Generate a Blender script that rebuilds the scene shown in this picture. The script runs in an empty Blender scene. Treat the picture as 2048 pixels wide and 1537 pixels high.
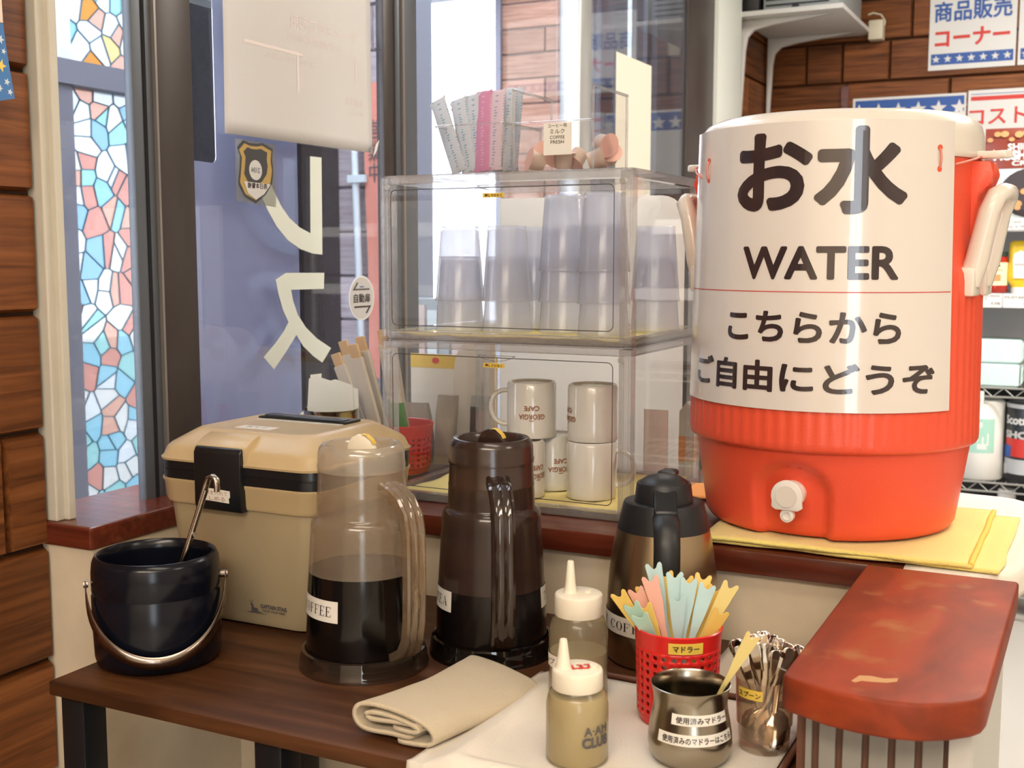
import bpy, bmesh, math, random
from mathutils import Vector, Matrix, noise
R = math.radians
PI = math.pi
S = bpy.context.scene
COL = S.collection
random.seed(7)

# ------------------------------------------------------------------ camera
cd = bpy.data.cameras.new('camera')
cd.sensor_fit = 'HORIZONTAL'
cd.sensor_width = 36.0
cd.lens = 36.0 * 2350.0 / 2048.0
cd.clip_start = 0.05
cd.clip_end = 100
cd.dof.use_dof = True
cd.dof.focus_distance = 1.45
cd.dof.aperture_fstop = 11.0
cam = bpy.data.objects.new('camera', cd)
cam.location = (0, 0, 1.235)
cam.rotation_euler = (R(90 - 6.27), 0, R(26.6))
COL.objects.link(cam)
S.camera = cam

# ------------------------------------------------------------------ world, lights, exposure
W = bpy.data.worlds.new('overcast_sky')
S.world = W
W.use_nodes = True
bg = W.node_tree.nodes['Background']
bg.inputs[0].default_value = (0.86, 0.93, 1.0, 1)
bg.inputs[1].default_value = 7.5

def area(name, loc, sx, sy, watts, col, rot=(0, 0, 0)):
    l = bpy.data.lights.new(name, 'AREA')
    l.shape = 'RECTANGLE'
    l.size, l.size_y = sx, sy
    l.energy = watts
    l.color = col
    o = bpy.data.objects.new(name, l)
    o.location = loc
    o.rotation_euler = rot
    COL.objects.link(o)
    return o
WARM = (1.0, 0.87, 0.72)
area('ceiling_lamp', (-0.05, 0.30, 2.66), 1.2, 0.5, 15, WARM)
area('ceiling_lamp', (0.6, 3.3, 2.66), 1.6, 0.6, 105, (1.0, 0.93, 0.84))
area('ceiling_lamp', (2.2, 0.8, 2.66), 1.2, 0.6, 24, WARM)
area('ceiling_lamp', (0.35, -1.7, 2.66), 2.0, 0.8, 98, WARM)
for x, y, z in ((-0.55, -1.5, 2.25), (1.0, -0.9, 2.2), (1.35, -0.6, 2.2), (0.1, -0.9, 2.3)):
    l = bpy.data.lights.new('pendant_bulb', 'POINT')
    l.energy = 5
    l.color = (1.0, 0.72, 0.42)
    l.shadow_soft_size = 0.035
    o = bpy.data.objects.new('pendant_bulb', l)
    o.location = (x, y, z)
    COL.objects.link(o)

S.view_settings.view_transform = 'Standard'
S.view_settings.look = 'None'
S.view_settings.exposure = -0.1
S.view_settings.gamma = 1.0
S.view_settings.use_curve_mapping = False
S.cycles.max_bounces = 7
S.cycles.diffuse_bounces = 3
S.cycles.glossy_bounces = 4
S.cycles.transparent_max_bounces = 26
S.cycles.use_adaptive_sampling = True
S.cycles.adaptive_threshold = 0.1
S.cycles.adaptive_min_samples = 16
S.cycles.caustics_reflective = False
S.cycles.caustics_refractive = False
S.cycles.sample_clamp_indirect = 6.0

# ------------------------------------------------------------------ materials
M = {}
def nmat(name):
    m = bpy.data.materials.new(name)
    m.use_nodes = True
    M[name] = m
    return m, m.node_tree, m.node_tree.nodes['Principled BSDF'], m.node_tree.nodes['Material Output']

def pm(name, col, rough=0.5, metal=0.0, spec=0.5, coat=0.0, bump=0.0, bscale=200.0, vary=0.0, vscale=6.0, aniso=0.0, sheen=0.0):
    m, nt, b, out = nmat(name)
    b.inputs['Base Color'].default_value = (*col, 1)
    b.inputs['Roughness'].default_value = rough
    b.inputs['Metallic'].default_value = metal
    b.inputs['Specular IOR Level'].default_value = spec
    b.inputs['Coat Weight'].default_value = coat
    b.inputs['Coat Roughness'].default_value = 0.06
    b.inputs['Anisotropic'].default_value = aniso
    b.inputs['Sheen Weight'].default_value = sheen
    L = nt.links.new
    tc = None
    if bump or vary:
        tc = nt.nodes.new('ShaderNodeTexCoord')
    if vary:
        n = nt.nodes.new('ShaderNodeTexNoise')
        n.inputs['Scale'].default_value = vscale
        n.inputs['Detail'].default_value = 6
        L(tc.outputs['Object'], n.inputs['Vector'])
        mx = nt.nodes.new('ShaderNodeMix')
        mx.data_type = 'RGBA'
        mx.inputs['A'].default_value = (*[c * (1 - vary) for c in col], 1)
        mx.inputs['B'].default_value = (*[min(1, c * (1 + vary)) for c in col], 1)
        L(n.outputs['Fac'], mx.inputs['Factor'])
        L(mx.outputs['Result'], b.inputs['Base Color'])
    if bump:
        n = nt.nodes.new('ShaderNodeTexNoise')
        n.inputs['Scale'].default_value = bscale
        n.inputs['Detail'].default_value = 3
        L(tc.outputs['Object'], n.inputs['Vector'])
        bp = nt.nodes.new('ShaderNodeBump')
        bp.inputs['Strength'].default_value = bump
        bp.inputs['Distance'].default_value = 0.002
        L(n.outputs['Fac'], bp.inputs['Height'])
        L(bp.outputs['Normal'], b.inputs['Normal'])
    return m

def wood(name, stops, scale=(1.5, 28, 28), rough=0.4, coat=0.0, bump=0.15, wear=None, nscale=3.0, spec=0.28):
    """grain along local X; every object gets its own offset"""
    m, nt, b, out = nmat(name)
    L = nt.links.new
    tc = nt.nodes.new('ShaderNodeTexCoord')
    oi = nt.nodes.new('ShaderNodeObjectInfo')
    mul = nt.nodes.new('ShaderNodeMath'); mul.operation = 'MULTIPLY'; mul.inputs[1].default_value = 37.0
    L(oi.outputs['Random'], mul.inputs[0])
    add = nt.nodes.new('ShaderNodeVectorMath'); add.operation = 'ADD'
    L(tc.outputs['Object'], add.inputs[0]); L(mul.outputs[0], add.inputs[1])
    mp = nt.nodes.new('ShaderNodeMapping'); mp.inputs['Scale'].default_value = scale
    L(add.outputs[0], mp.inputs['Vector'])
    n = nt.nodes.new('ShaderNodeTexNoise'); n.inputs['Scale'].default_value = nscale; n.inputs['Detail'].default_value = 9
    n.inputs['Distortion'].default_value = 0.6
    L(mp.outputs[0], n.inputs['Vector'])
    cr = nt.nodes.new('ShaderNodeValToRGB')
    e = cr.color_ramp.elements
    while len(e) < len(stops): e.new(0.5)
    for i, (p, c) in enumerate(stops):
        e[i].position = p; e[i].color = (*c, 1)
    L(n.outputs['Fac'], cr.inputs[0])
    src = cr.outputs[0]
    hs = nt.nodes.new('ShaderNodeHueSaturation')
    mr = nt.nodes.new('ShaderNodeMapRange'); mr.inputs['To Min'].default_value = 0.8; mr.inputs['To Max'].default_value = 1.2
    L(oi.outputs['Random'], mr.inputs[0]); L(mr.outputs[0], hs.inputs['Value']); L(src, hs.inputs['Color'])
    src = hs.outputs[0]
    if wear:
        wn = nt.nodes.new('ShaderNodeTexNoise'); wn.inputs['Scale'].default_value = wear[1]; wn.inputs['Detail'].default_value = 8
        L(tc.outputs['Object'], wn.inputs['Vector'])
        wr = nt.nodes.new('ShaderNodeMapRange'); wr.inputs['From Min'].default_value = wear[2]; wr.inputs['From Max'].default_value = wear[3]
        L(wn.outputs['Fac'], wr.inputs[0])
        mx = nt.nodes.new('ShaderNodeMix'); mx.data_type = 'RGBA'
        L(wr.outputs[0], mx.inputs['Factor']); L(src, mx.inputs['A']); mx.inputs['B'].default_value = (*wear[0], 1)
        src = mx.outputs['Result']
    L(src, b.inputs['Base Color'])
    b.inputs['Roughness'].default_value = rough
    b.inputs['Specular IOR Level'].default_value = spec
    b.inputs['Coat Weight'].default_value = coat
    b.inputs['Coat Roughness'].default_value = 0.15
    bp = nt.nodes.new('ShaderNodeBump'); bp.inputs['Strength'].default_value = bump; bp.inputs['Distance'].default_value = 0.001
    L(n.outputs['Fac'], bp.inputs['Height']); L(bp.outputs['Normal'], b.inputs['Normal'])
    return m

def clear(name, tint=(1, 1, 1), ior=1.45, rough=0.02, haze=0.0, hcol=(0.9, 0.9, 0.92), boost=1.0, base=0.0, translucent=0.5):
    """thin clear sheet: transparent + fresnel gloss, with an optional milky share"""
    m, nt, b, out = nmat(name)
    nt.nodes.remove(b)
    L = nt.links.new
    t = nt.nodes.new('ShaderNodeBsdfTransparent'); t.inputs[0].default_value = (*tint, 1)
    g = nt.nodes.new('ShaderNodeBsdfGlossy'); g.inputs['Roughness'].default_value = rough
    f = nt.nodes.new('ShaderNodeFresnel')
    ge = nt.nodes.new('ShaderNodeNewGeometry')
    mi = nt.nodes.new('ShaderNodeMapRange'); mi.inputs['To Min'].default_value = ior; mi.inputs['To Max'].default_value = 1.0 / ior
    L(ge.outputs['Backfacing'], mi.inputs[0]); L(mi.outputs[0], f.inputs[0])   # same reflectance from both faces of the sheet
    last = t.outputs[0]
    if haze:
        d = nt.nodes.new('ShaderNodeBsdfDiffuse'); d.inputs[0].default_value = (*hcol, 1)
        tl = nt.nodes.new('ShaderNodeBsdfTranslucent'); tl.inputs[0].default_value = (*hcol, 1)
        md = nt.nodes.new('ShaderNodeMixShader'); md.inputs[0].default_value = translucent
        L(d.outputs[0], md.inputs[1]); L(tl.outputs[0], md.inputs[2])
        mh = nt.nodes.new('ShaderNodeMixShader'); mh.inputs[0].default_value = haze
        L(last, mh.inputs[1]); L(md.outputs[0], mh.inputs[2])
        last = mh.outputs[0]
    mul = nt.nodes.new('ShaderNodeMath'); mul.operation = 'MULTIPLY_ADD'; mul.use_clamp = True
    mul.inputs[1].default_value = boost; mul.inputs[2].default_value = base
    L(f.outputs[0], mul.inputs[0])
    mx = nt.nodes.new('ShaderNodeMixShader')
    L(mul.outputs[0], mx.inputs[0]); L(last, mx.inputs[1]); L(g.outputs[0], mx.inputs[2])
    L(mx.outputs[0], out.inputs[0])
    return m

def sheet(name, col, trans=0.35, rough=0.6):
    """paper or cloth that lets some light through"""
    m, nt, b, out = nmat(name)
    L = nt.links.new
    b.inputs['Base Color'].default_value = (*col, 1)
    b.inputs['Roughness'].default_value = rough
    tl = nt.nodes.new('ShaderNodeBsdfTranslucent'); tl.inputs[0].default_value = (*col, 1)
    mx = nt.nodes.new('ShaderNodeMixShader'); mx.inputs[0].default_value = trans
    L(b.outputs[0], mx.inputs[1]); L(tl.outputs[0], mx.inputs[2]); L(mx.outputs[0], out.inputs[0])
    return m

# wood
wood('plank_wood', [(0.25, (0.060, 0.018, 0.006)), (0.5, (0.165, 0.054, 0.015)), (0.75, (0.27, 0.095, 0.027))], rough=0.42)
wood('plank_outdoor', [(0.3, (0.16, 0.085, 0.06)), (0.5, (0.26, 0.14, 0.10)), (0.75, (0.34, 0.20, 0.15))], rough=0.7)
wood('plank_wing', [(0.3, (0.34, 0.27, 0.28)), (0.5, (0.48, 0.40, 0.41)), (0.75, (0.58, 0.50, 0.52))], rough=0.8)
wood('table_wood', [(0.2, (0.026, 0.009, 0.003)), (0.5, (0.075, 0.027, 0.009)), (0.8, (0.14, 0.055, 0.02))], scale=(1.2, 14, 14), rough=0.5)
wood('ledge_wood', [(0.2, (0.045, 0.008, 0.004)), (0.5, (0.11, 0.020, 0.009)), (0.8, (0.17, 0.036, 0.014))], rough=0.3, coat=0.5, wear=((0.20, 0.075, 0.04), 30, 0.66, 0.8))
wood('arm_wood', [(0.15, (0.10, 0.018, 0.006)), (0.45, (0.26, 0.038, 0.010)), (0.6, (0.36, 0.050, 0.012)), (0.85, (0.33, 0.115, 0.026))], scale=(5, 2, 5), rough=0.55, coat=0.0, bump=0.08, wear=((0.36, 0.14, 0.045), 18, 0.62, 0.80))
pm('grout', (0.045, 0.020, 0.010), 0.9)
# building
pm('cream_wall', (0.62, 0.52, 0.38), 0.75, vary=0.28, vscale=9, bump=0.2, bscale=60)
pm('room_wall', (0.62, 0.55, 0.46), 0.8)
pm('ceiling_white', (0.8, 0.77, 0.72), 0.9)
pm('floor_tile', (0.52, 0.49, 0.43), 0.35, vary=0.06, vscale=2)
pm('trim_white', (0.56, 0.52, 0.43), 0.5, vary=0.08, vscale=12)
pm('trim_pale', (0.66, 0.69, 0.64), 0.5)
pm('bronze', (0.055, 0.043, 0.038), 0.38, metal=0.25)
pm('bronze_edge', (0.30, 0.27, 0.25), 0.35, metal=0.6)
pm('frame_grey', (0.10, 0.11, 0.125), 0.4, metal=0.3)
pm('aluminium', (0.62, 0.64, 0.63), 0.35, metal=0.7)
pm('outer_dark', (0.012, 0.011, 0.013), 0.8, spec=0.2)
pm('outer_frame', (0.15, 0.15, 0.185), 0.6)
pm('outer_ground', (0.5, 0.5, 0.48), 0.9)
clear('window_glass', (0.96, 0.97, 1.0), ior=1.5, rough=0.0)
clear('door_glass', (0.9, 0.92, 0.97), ior=1.5, rough=0.0, haze=0.015, hcol=(0.75, 0.8, 0.95))
clear('door_film', (0.55, 0.55, 0.66), ior=1.5, rough=0.0, haze=0.66, hcol=(0.80, 0.80, 0.96), base=0.30)
sheet('letter_cream', (0.92, 0.94, 0.84), 0.35)
pm('lead', (0.05, 0.14, 0.20), 0.5)
for i, c in enumerate([(0.50, 0.80, 0.92), (0.93, 0.97, 1.0), (0.86, 0.50, 0.44), (0.48, 0.72, 0.88), (0.95, 0.95, 0.93), (0.92, 0.62, 0.52), (0.55, 0.86, 0.86), (0.90, 0.48, 0.16), (0.96, 0.80, 0.45), (0.40, 0.78, 0.66)]):
    clear('stained_%d' % i, tuple(x ** 0.6 * 0.50 for x in c), ior=1.4, rough=0.1, haze=0.25, hcol=c)
# plastics, metal
pm('black_plastic', (0.008, 0.009, 0.011), 0.28, spec=0.5)
pm('bucket_black', (0.004, 0.005, 0.010), 0.2, spec=0.35)
pm('thermos_black', (0.011, 0.012, 0.014), 0.42)
pm('box_tan', (0.52, 0.385, 0.21), 0.33, spec=0.5)
pm('box_body', (0.40, 0.315, 0.185), 0.4, bump=0.06, bscale=300)
pm('steel', (0.45, 0.40, 0.34), 0.2, metal=1.0)
pm('steel_brushed', (0.38, 0.335, 0.265), 0.2, metal=1.0, aniso=0.6)
pm('spoon_steel', (0.75, 0.70, 0.64), 0.1, metal=1.0)
pm('thermos_steel', (0.48, 0.385, 0.25), 0.28, metal=1.0)
pm('strap_steel', (0.30, 0.24, 0.20), 0.22, metal=1.0)
pm('cooler_red', (0.82, 0.095, 0.042), 0.36, bump=0.12, bscale=420)
pm('cooler_white', (0.78, 0.72, 0.63), 0.25, coat=0.3)
pm('spigot_white', (0.82, 0.78, 0.72), 0.3)
pm('sign_paper', (0.75, 0.70, 0.645), 0.22, coat=1.0, bump=0.06, bscale=7)
pm('ink', (0.035, 0.022, 0.024), 0.2, coat=1.0)
pm('ink_grey', (0.10, 0.09, 0.09), 0.5)
pm('ink_red', (0.62, 0.04, 0.03), 0.4)
pm('ink_blue', (0.03, 0.10, 0.36), 0.5)
pm('ink_brown', (0.32, 0.13, 0.055), 0.4)
pm('ink_white', (0.72, 0.72, 0.70), 0.5)
pm('label_white', (0.80, 0.76, 0.68), 0.45)
pm('label_yellow', (0.74, 0.50, 0.07), 0.45)
pm('mug_white', (0.70, 0.67, 0.60), 0.16, coat=0.4)
pm('basket_red', (0.66, 0.018, 0.014), 0.3)
pm('cord_red', (0.75, 0.25, 0.18), 0.6)
pm('stir_y', (0.84, 0.57, 0.14), 0.4)
pm('stir_l', (0.84, 0.68, 0.26), 0.4)
pm('stir_p', (0.86, 0.46, 0.36), 0.4)
pm('stir_b', (0.50, 0.70, 0.70), 0.4)
pm('stir_m', (0.42, 0.62, 0.50), 0.4)
pm('chopstick_wood', (0.70, 0.48, 0.27), 0.6)
sheet('chopstick_paper', (0.84, 0.77, 0.66), 0.2)
pm('leaf_green', (0.07, 0.30, 0.05), 0.6)
sheet('napkin', (0.85, 0.88, 0.84), 0.3)
sheet('poster_paper', (0.78, 0.745, 0.71), 0.28)
pm('poster_print', (0.74, 0.655, 0.62), 0.6)
sheet('poster_cream', (0.80, 0.74, 0.62), 0.1)
pm('towel_beige', (0.64, 0.53, 0.36), 0.95, bump=0.7, bscale=900, sheen=0.3)
pm('towel_yellow', (0.86, 0.70, 0.20), 0.95, bump=0.6, bscale=700, sheen=0.3)
pm('towel_hem', (0.84, 0.60, 0.12), 0.95, bump=0.5, bscale=700)
pm('cloth_white', (0.78, 0.72, 0.62), 0.9, bump=0.3, bscale=500, vary=0.05, vscale=8)
pm('tray_brown', (0.14, 0.055, 0.03), 0.4)
pm('slat_grey', (0.27, 0.25, 0.215), 0.6)
pm('panel_white', (0.58, 0.555, 0.50), 0.55)
sheet('board_beige', (0.93, 0.91, 0.87), 0.72)
sheet('packet_brown', (0.50, 0.44, 0.36), 0.2)
pm('bag_white', (0.75, 0.73, 0.69), 0.5)
sheet('board_pale', (0.84, 0.77, 0.66), 0.45)
pm('peeled_wood', (0.50, 0.26, 0.10), 0.7)
sheet('pink_card', (0.88, 0.76, 0.71), 0.5)
pm('orange_paper', (0.80, 0.33, 0.09), 0.6)
sheet('straw_blue', (0.60, 0.66, 0.74), 0.25)
sheet('straw_pink', (0.74, 0.36, 0.50), 0.25)
sheet('straw_rose', (0.76, 0.58, 0.64), 0.25)
pm('straw_dot', (0.22, 0.40, 0.52), 0.6)
sheet('creamer_cup', (0.82, 0.66, 0.55), 0.3)
pm('creamer_lid', (0.80, 0.48, 0.40), 0.5)
clear('acrylic', (0.998, 0.998, 0.998), ior=1.30, rough=0.01)
clear('acrylic_bar', (0.95, 0.95, 0.955), ior=1.5, rough=0.05, haze=0.20, hcol=(0.94, 0.93, 0.92), boost=1.5, base=0.08)
pm('seam_dark', (0.05, 0.045, 0.05), 0.4)
clear('tumbler', (0.93, 0.93, 0.95), ior=1.35, rough=0.15, haze=0.34, hcol=(0.92, 0.94, 1.0), translucent=0.75)
clear('tumbler_rim', (0.62, 0.62, 0.68), ior=1.45, rough=0.1, haze=0.5, hcol=(0.5, 0.5, 0.58))
clear('pitcher_clear', (0.90, 0.83, 0.73), ior=1.45, rough=0.16, haze=0.30, hcol=(0.66, 0.55, 0.43), base=0.03)
clear('pitcher_lid', (0.92, 0.88, 0.80), ior=1.45, rough=0.14, haze=0.42, hcol=(0.80, 0.72, 0.60), base=0.05)
clear('pitcher_handle', (0.80, 0.70, 0.56), ior=1.5, rough=0.1, haze=0.30, hcol=(0.62, 0.48, 0.33), base=0.08)
clear('pitcher_base', (0.55, 0.47, 0.40), ior=1.5, rough=0.04, haze=0.10, hcol=(0.35, 0.26, 0.20), base=0.04)
clear('pitcher_brown', (0.34, 0.24, 0.20), ior=1.45, rough=0.2, haze=0.45, hcol=(0.12, 0.070, 0.055), base=0.03)
clear('brown_handle', (0.30, 0.20, 0.15), ior=1.5, rough=0.1, haze=0.35, hcol=(0.10, 0.06, 0.045), base=0.06)
clear('brown_base', (0.10, 0.08, 0.07), ior=1.5, rough=0.04, haze=0.3, hcol=(0.03, 0.022, 0.02), base=0.04)
pm('coffee', (0.004, 0.003, 0.003), 0.12)
pm('tea_dark', (0.006, 0.004, 0.004), 0.2)
clear('bottle_clear', (0.90, 0.86, 0.74), ior=1.45, rough=0.2, haze=0.30, hcol=(0.72, 0.64, 0.44))
pm('syrup', (0.52, 0.44, 0.27), 0.35)
pm('syrup_thin', (0.36, 0.31, 0.215), 0.3)
pm('cap_white', (0.82, 0.75, 0.60), 0.4)
clear('cup_clear', (0.90, 0.82, 0.72), ior=1.45, rough=0.08, haze=0.14, hcol=(0.72, 0.60, 0.48), base=0.03)
# shop
pm('rack_grey', (0.50, 0.51, 0.52), 0.5)
pm('rack_wire', (0.42, 0.42, 0.40), 0.35, metal=0.6)
pm('rack_white', (0.58, 0.57, 0.55), 0.5)
pm('sauce_red', (0.36, 0.022, 0.012), 0.15)
pm('lid_green', (0.025, 0.06, 0.05), 0.35)
pm('label_cream', (0.78, 0.72, 0.46), 0.5)
pm('mustard', (0.80, 0.54, 0.025), 0.3)
pm('pack_mint', (0.60, 0.78, 0.76), 0.35)
pm('roll_white', (0.80, 0.79, 0.74), 0.7)
pm('roll_teal', (0.36, 0.62, 0.52), 0.5)
pm('shop_black', (0.025, 0.027, 0.032), 0.3)
pm('purple', (0.14, 0.08, 0.32), 0.3)
pm('lilac', (0.62, 0.50, 0.72), 0.4)
pm('bag_maroon', (0.21, 0.035, 0.018), 0.3)
pm('bag_pale', (0.60, 0.66, 0.66), 0.3)
pm('mushroom_dark', (0.035, 0.026, 0.03), 0.5)
pm('mushroom_tan', (0.55, 0.27, 0.10), 0.5)
pm('device_grey', (0.30, 0.33, 0.34), 0.45)
pm('device_black', (0.02, 0.02, 0.022), 0.4)
pm('adaptor', (0.62, 0.57, 0.44), 0.5)
pm('flag_blue', (0.07, 0.20, 0.46), 0.85)
pm('flag_pink', (0.80, 0.66, 0.56), 0.85)
pm('star_yellow', (0.86, 0.62, 0.14), 0.8)
pm('star_pale', (0.62, 0.70, 0.78), 0.8)
pm('banner_red', (0.76, 0.27, 0.19), 0.6)
pm('pipe_pale', (0.70, 0.76, 0.78), 0.5)
pm('badge_gold', (0.44, 0.29, 0.09), 0.4)
pm('badge_dark', (0.05, 0.05, 0.05), 0.4)
clear('badge_sheet', (0.80, 0.80, 0.78), ior=1.4, haze=0.3, hcol=(0.6, 0.6, 0.58))
pm('sticker_grey', (0.58, 0.56, 0.54), 0.4)
pm('sticker_rim', (0.80, 0.80, 0.80), 0.4)

# ------------------------------------------------------------------ object helpers
def link(o, parent=None):
    COL.objects.link(o)
    if parent is not None:
        o.parent = parent
    return o

def setp(o, label=None, cat=None, group=None, kind=None):
    if label: o['label'] = label
    if cat: o['category'] = cat
    if group: o['group'] = group
    if kind: o['kind'] = kind
    return o

def thing(name, label, cat, loc=(0, 0, 0), rz=0.0, group=None):
    o = bpy.data.objects.new(name, None)
    o.empty_display_size = 0.02
    o.location = loc
    o.rotation_euler = (0, 0, rz)
    link(o)
    return setp(o, label, cat, group)

def struct(name, label, loc=(0, 0, 0)):
    o = bpy.data.objects.new(name, None)
    o.empty_display_size = 0.02
    o.location = loc
    link(o)
    return setp(o, label, kind='structure')

class MB:
    """collects simple shapes into one mesh"""
    def __init__(s):
        s.v = []; s.f = []
    def add(s, vs, fs):
        n = len(s.v)
        s.v += [tuple(p) for p in vs]
        s.f += [tuple(i + n for i in f) for f in fs]
        return s
    def box(s, x0, x1, y0, y1, z0, z1):
        return s.add([(x0, y0, z0), (x1, y0, z0), (x1, y1, z0), (x0, y1, z0), (x0, y0, z1), (x1, y0, z1), (x1, y1, z1), (x0, y1, z1)],
                     [(0, 3, 2, 1), (4, 5, 6, 7), (0, 1, 5, 4), (1, 2, 6, 5), (2, 3, 7, 6), (3, 0, 4, 7)])
    def lathe(s, prof, seg=48, a0=0.0, a1=None, cx=0.0, cy=0.0):
        full = a1 is None
        if full: a1 = a0 + 2 * PI
        n = seg if full else seg + 1
        vs = []; fs = []; rows = []
        for r, z in prof:
            if r < 1e-6 and full:
                rows.append([len(vs)]); vs.append((cx, cy, z))
            else:
                rows.append(list(range(len(vs), len(vs) + n)))
                for k in range(n):
                    a = a0 + (a1 - a0) * k / seg
                    vs.append((cx + r * math.cos(a), cy + r * math.sin(a), z))
        for A, B in zip(rows, rows[1:]):
            for k in range(seg):
                k2 = (k + 1) % n if full else k + 1
                if len(A) == 1 and len(B) == 1: continue
                if len(A) == 1: fs.append((A[0], B[k2], B[k]))
                elif len(B) == 1: fs.append((A[k], A[k2], B[0]))
                else: fs.append((A[k], A[k2], B[k2], B[k]))
        return s.add(vs, fs)
    def tube(s, path, r, n=8, cap=True, flat=None, up=None):
        """sweep a circle (or an ellipse flat=(a,b)) along a path"""
        P = [Vector(p) for p in path]
        vs = []; fs = []
        upv = Vector(up) if up else None
        for i, p in enumerate(P):
            t = (P[min(i + 1, len(P) - 1)] - P[max(i - 1, 0)]).normalized()
            if upv is None:
                upv = Vector((0, 0, 1)) if abs(t.z) < 0.9 else Vector((1, 0, 0))
            x = upv.cross(t)
            if x.length < 1e-6: x = t.orthogonal()
            x.normalize()
            y = t.cross(x).normalized()
            if not up: upv = y
            rr = r[i] if isinstance(r, (list, tuple)) else r
            a, b = flat if flat else (1, 1)
            for k in range(n):
                an = 2 * PI * (k + 0.5) / n
                c, sn = math.cos(an), math.sin(an)
                vs.append(p + x * (c * rr * a) + y * (sn * rr * b))
        for i in range(len(P) - 1):
            for k in range(n):
                fs.append((i * n + k, i * n + (k + 1) % n, (i + 1) * n + (k + 1) % n, (i + 1) * n + k))
        if cap:
            fs.append(tuple(range(n - 1, -1, -1)))
            m = (len(P) - 1) * n
            fs.append(tuple(m + k for k in range(n)))
        return s.add(vs, fs)
    def rings(s, secs, n=6, cap=(True, True)):
        """loft of rounded rectangles: (z, hx, hy, r, ox, oy)"""
        vs = []; fs = []
        cnt = 4 * (n + 1)
        for z, hx, hy, r, *o in secs:
            ox, oy = o if o else (0, 0)
            for q, (sx, sy) in enumerate(((1, 1), (-1, 1), (-1, -1), (1, -1))):
                for k in range(n + 1):
                    a = PI / 2 * (q + k / n)
                    vs.append((ox + sx * (hx - r) + r * math.cos(a), oy + sy * (hy - r) + r * math.sin(a), z))
        for i in range(len(secs) - 1):
            for k in range(cnt):
                fs.append((i * cnt + k, i * cnt + (k + 1) % cnt, (i + 1) * cnt + (k + 1) % cnt, (i + 1) * cnt + k))
        if cap[0]: fs.append(tuple(range(cnt - 1, -1, -1)))
        if cap[1]: fs.append(tuple((len(secs) - 1) * cnt + k for k in range(cnt)))
        return s.add(vs, fs)
    def prism(s, pts, fn, t):
        """outline (2-D) mapped with fn(a, b, depth) to 3-D, thickness t"""
        n = len(pts)
        vs = [fn(a, b, 0) for a, b in pts] + [fn(a, b, t) for a, b in pts]
        fs = [tuple(range(n - 1, -1, -1)), tuple(range(n, 2 * n))]
        fs += [(i, (i + 1) % n, n + (i + 1) % n, n + i) for i in range(n)]
        return s.add(vs, fs)
    def grid(s, nu, nv, fn, skip=None, wrap=False):
        vs = []; fs = []
        cu = nu if wrap else nu + 1
        for j in range(nv + 1):
            for i in range(cu):
                vs.append(fn(i / nu, j / nv))
        for j in range(nv):
            for i in range(nu):
                if skip and skip(i, j): continue
                i2 = (i + 1) % cu
                fs.append((j * cu + i, j * cu + i2, (j + 1) * cu + i2, (j + 1) * cu + i))
        return s.add(vs, fs)
    def mesh(s, name, smooth=None, bevel=0.0, bseg=2, fix=True):
        me = bpy.data.meshes.new(name)
        me.from_pydata(s.v, [], s.f)
        bm = bmesh.new(); bm.from_mesh(me)
        if fix:
            bmesh.ops.remove_doubles(bm, verts=bm.verts, dist=1e-6)
            bmesh.ops.recalc_face_normals(bm, faces=bm.faces)
        if bevel:
            es = [e for e in bm.edges if len(e.link_faces) == 2 and e.calc_face_angle(0) > R(35)]
            bmesh.ops.bevel(bm, geom=es, offset=bevel, segments=bseg, profile=0.5, affect='EDGES')
        bm.to_mesh(me); bm.free()
        if smooth is not None:
            for p in me.polygons: p.use_smooth = True
            if smooth < 179: me.set_sharp_from_angle(angle=R(smooth))
        me.update()
        return me
    def obj(s, name, mat, parent=None, smooth=None, bevel=0.0, bseg=2, fix=True, label=None):
        o = bpy.data.objects.new(name, s.mesh(name, smooth, bevel, bseg, fix))
        if mat: o.data.materials.append(M[mat])
        if label: o['label'] = label
        return link(o, parent)

def box(name, x0, x1, y0, y1, z0, z1, mat, parent=None, bevel=0.0, bseg=2, label=None):
    return MB().box(x0, x1, y0, y1, z0, z1).obj(name, mat, parent, bevel=bevel, bseg=bseg, label=label, smooth=40 if bevel else None)

def solid(o, t, off=0.0):
    md = o.modifiers.new('thickness', 'SOLIDIFY')
    md.thickness = t; md.offset = off
    return o

def copy_tree(o, parent=None):
    c = o.copy()
    COL.objects.link(c)
    c.parent = parent
    for ch in list(o.children):
        copy_tree(ch, c)
    return c

# ------------------------------------------------------------------ lettering
def text_geo(body, bold=0.0, spacing=1.0):
    cu = bpy.data.curves.new('t', 'FONT')
    cu.body = body; cu.size = 1.0; cu.resolution_u = 4
    cu.space_character = spacing
    o = bpy.data.objects.new('t', cu)
    COL.objects.link(o)
    dg = bpy.context.evaluated_depsgraph_get()
    me = o.evaluated_get(dg).to_mesh()
    vs = [Vector(v.co) for v in me.vertices]
    fs = [tuple(p.vertices) for p in me.polygons]
    o.evaluated_get(dg).to_mesh_clear()
    bpy.data.objects.remove(o); bpy.data.curves.remove(cu)
    if bold:                                   # heavier strokes: the glyph repeated a little to every side, in thin layers
        bv, bf = [], []
        for k in range(12):
            d = Vector((math.cos(PI * k / 6), math.sin(PI * k / 6), 0)) * bold
            bf += [tuple(i + len(bv) for i in f) for f in fs]
            bv += [Vector((v.x, v.y, k)) + d for v in vs]
        vs, fs = bv, bf
    x0 = min(v.x for v in vs); x1 = max(v.x for v in vs); y0 = min(v.y for v in vs); y1 = max(v.y for v in vs)
    return [((v.x - (x0 + x1) / 2) / (x1 - x0), (v.y - (y0 + y1) / 2) / (y1 - y0), v.z) for v in vs], fs

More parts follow.
